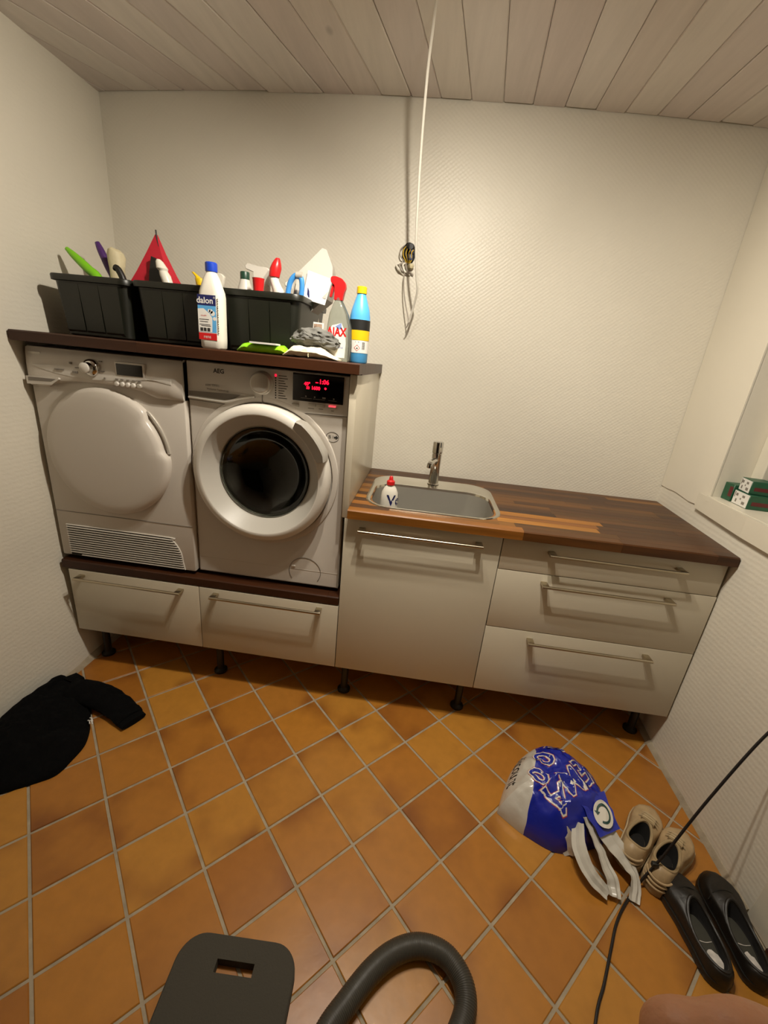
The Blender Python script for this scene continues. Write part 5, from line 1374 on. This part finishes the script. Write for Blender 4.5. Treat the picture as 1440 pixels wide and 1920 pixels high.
# ------------------------------------------------------------------ black mains cable, from the wall outlet down across the floor
t = thing('power_cable', 'thin black power cable slanting over the sneakers and across the tiles', 'cable', (2.2, -.6, 0))
bm = B(); tube(bm, [(2.607, -.50, .80), (2.580, -.455, .70), (2.522, -.450, .58), (2.425, -.484, .345), (2.345, -.520, .135), (2.305, -.535, .04), (2.282, -.550, .008), (2.225, -.603, .006), (2.180, -.655, .006), (2.143, -.713, .006), (2.095, -.79, .006), (2.046, -.865, .006), (1.96, -1.05, .006), (1.90, -1.3, .006)], .0038, n=8, smooth=10); cb = obj('cord', bm, M['cable_black'], t)
bm = B(); box(bm, 2.315, 2.334, -.533, -.521, .082, .098, .002); obj('cable_clip', bm, M['black_plastic'], t)
t = thing('wall_outlet', 'white wall outlet on the right wall above the black cable', 'outlet', (2.608, -.50, .80))
bm = B(); box(bm, 2.600, 2.613, -.54, -.46, .76, .84, .003); obj('plate', bm, M['white_plastic'], t)

# ------------------------------------------------------------------ the photographer's hand close to the lens
def skin_part(chains, m, parent, levels=2):
    """chains: list of lists of (x,y,z,r) joined where points coincide; the first point is the root"""
    me = bpy.data.meshes.new('hand'); V = []; E = []; Rr = []; idx = {}
    for ch in chains:
        prev = None
        for x, y, z, r in ch:
            key = (round(x, 4), round(y, 4), round(z, 4))
            if key not in idx: idx[key] = len(V); V.append((x, y, z)); Rr.append(r)
            if prev is not None: E.append((prev, idx[key]))
            prev = idx[key]
    me.from_pydata(V, E, [])
    o = bpy.data.objects.new('hand_skin', me); C.objects.link(o)
    md = o.modifiers.new('skin', 'SKIN'); md.use_smooth_shade = True
    sv = me.skin_vertices[0].data
    for i, r in enumerate(Rr): sv[i].radius = (r, r); sv[i].use_root = (i == 0)
    sb = o.modifiers.new('sub', 'SUBSURF'); sb.levels = levels; sb.render_levels = levels
    dg = bpy.context.evaluated_depsgraph_get(); dg.update()
    me2 = bpy.data.meshes.new_from_object(o.evaluated_get(dg)); bpy.data.objects.remove(o)
    me2.materials.clear(); me2.materials.append(m); me2.shade_smooth(); me2.name = 'hand'
    h = bpy.data.objects.new('skin', me2); C.objects.link(h); h.parent = parent; return h
hand = bpy.data.objects.new('hand', None); C.objects.link(hand)
hand.location = (1.5545, -1.4025, 1.3115)
hand.rotation_euler = (radians(-20), radians(-5), radians(6))
tag(hand, 'fingertip of the hand holding the camera, at the lower right edge', 'hand')
# local axes: x towards the wrist (right), y away from the viewer, z up
wrist = (.150, -.010, -.080, .024); palm = (.098, -.004, -.062, .024)
fingers = [[(palm[0], palm[1], palm[2], palm[3]), (.046, .009, -.0215, .0115), (.0175, .009, -.0135, .0104), (.0015, .008, -.0044, .0104), (-.006, .008, -.0048, .0076), (-.0145, .0075, -.0034, .0098), (-.0235, .007, -.0058, .0066)]]
for kx, kz, ky, segs, r0 in ((.060, -.048, -.004, (.040, .026, .020), .0096), (.066, -.068, -.004, (.036, .024, .019), .0090), (.074, -.086, -.006, (.029, .019, .017), .0080)):
    ch = [(palm[0], palm[1], palm[2], palm[3]), (kx, ky, kz, r0*1.25)]
    x, y, z = kx, ky, kz; a = pi
    for s_, b_, rr_ in zip(segs, (.3, .9, 1.3), (1.0, .92, .80)):
        a += b_
        x += s_*cos(a); y -= s_*sin(a)*-.25; z -= .002
        ch.append((x, y, z, r0*rr_))
    fingers.append(ch)
thumb = [(palm[0], palm[1], palm[2], palm[3]), (.086, -.030, -.062, .0125), (.066, -.040, -.068, .0112), (.044, -.042, -.074, .0095)]
h = skin_part([[wrist, palm]] + fingers + [thumb], M['skin'], hand)
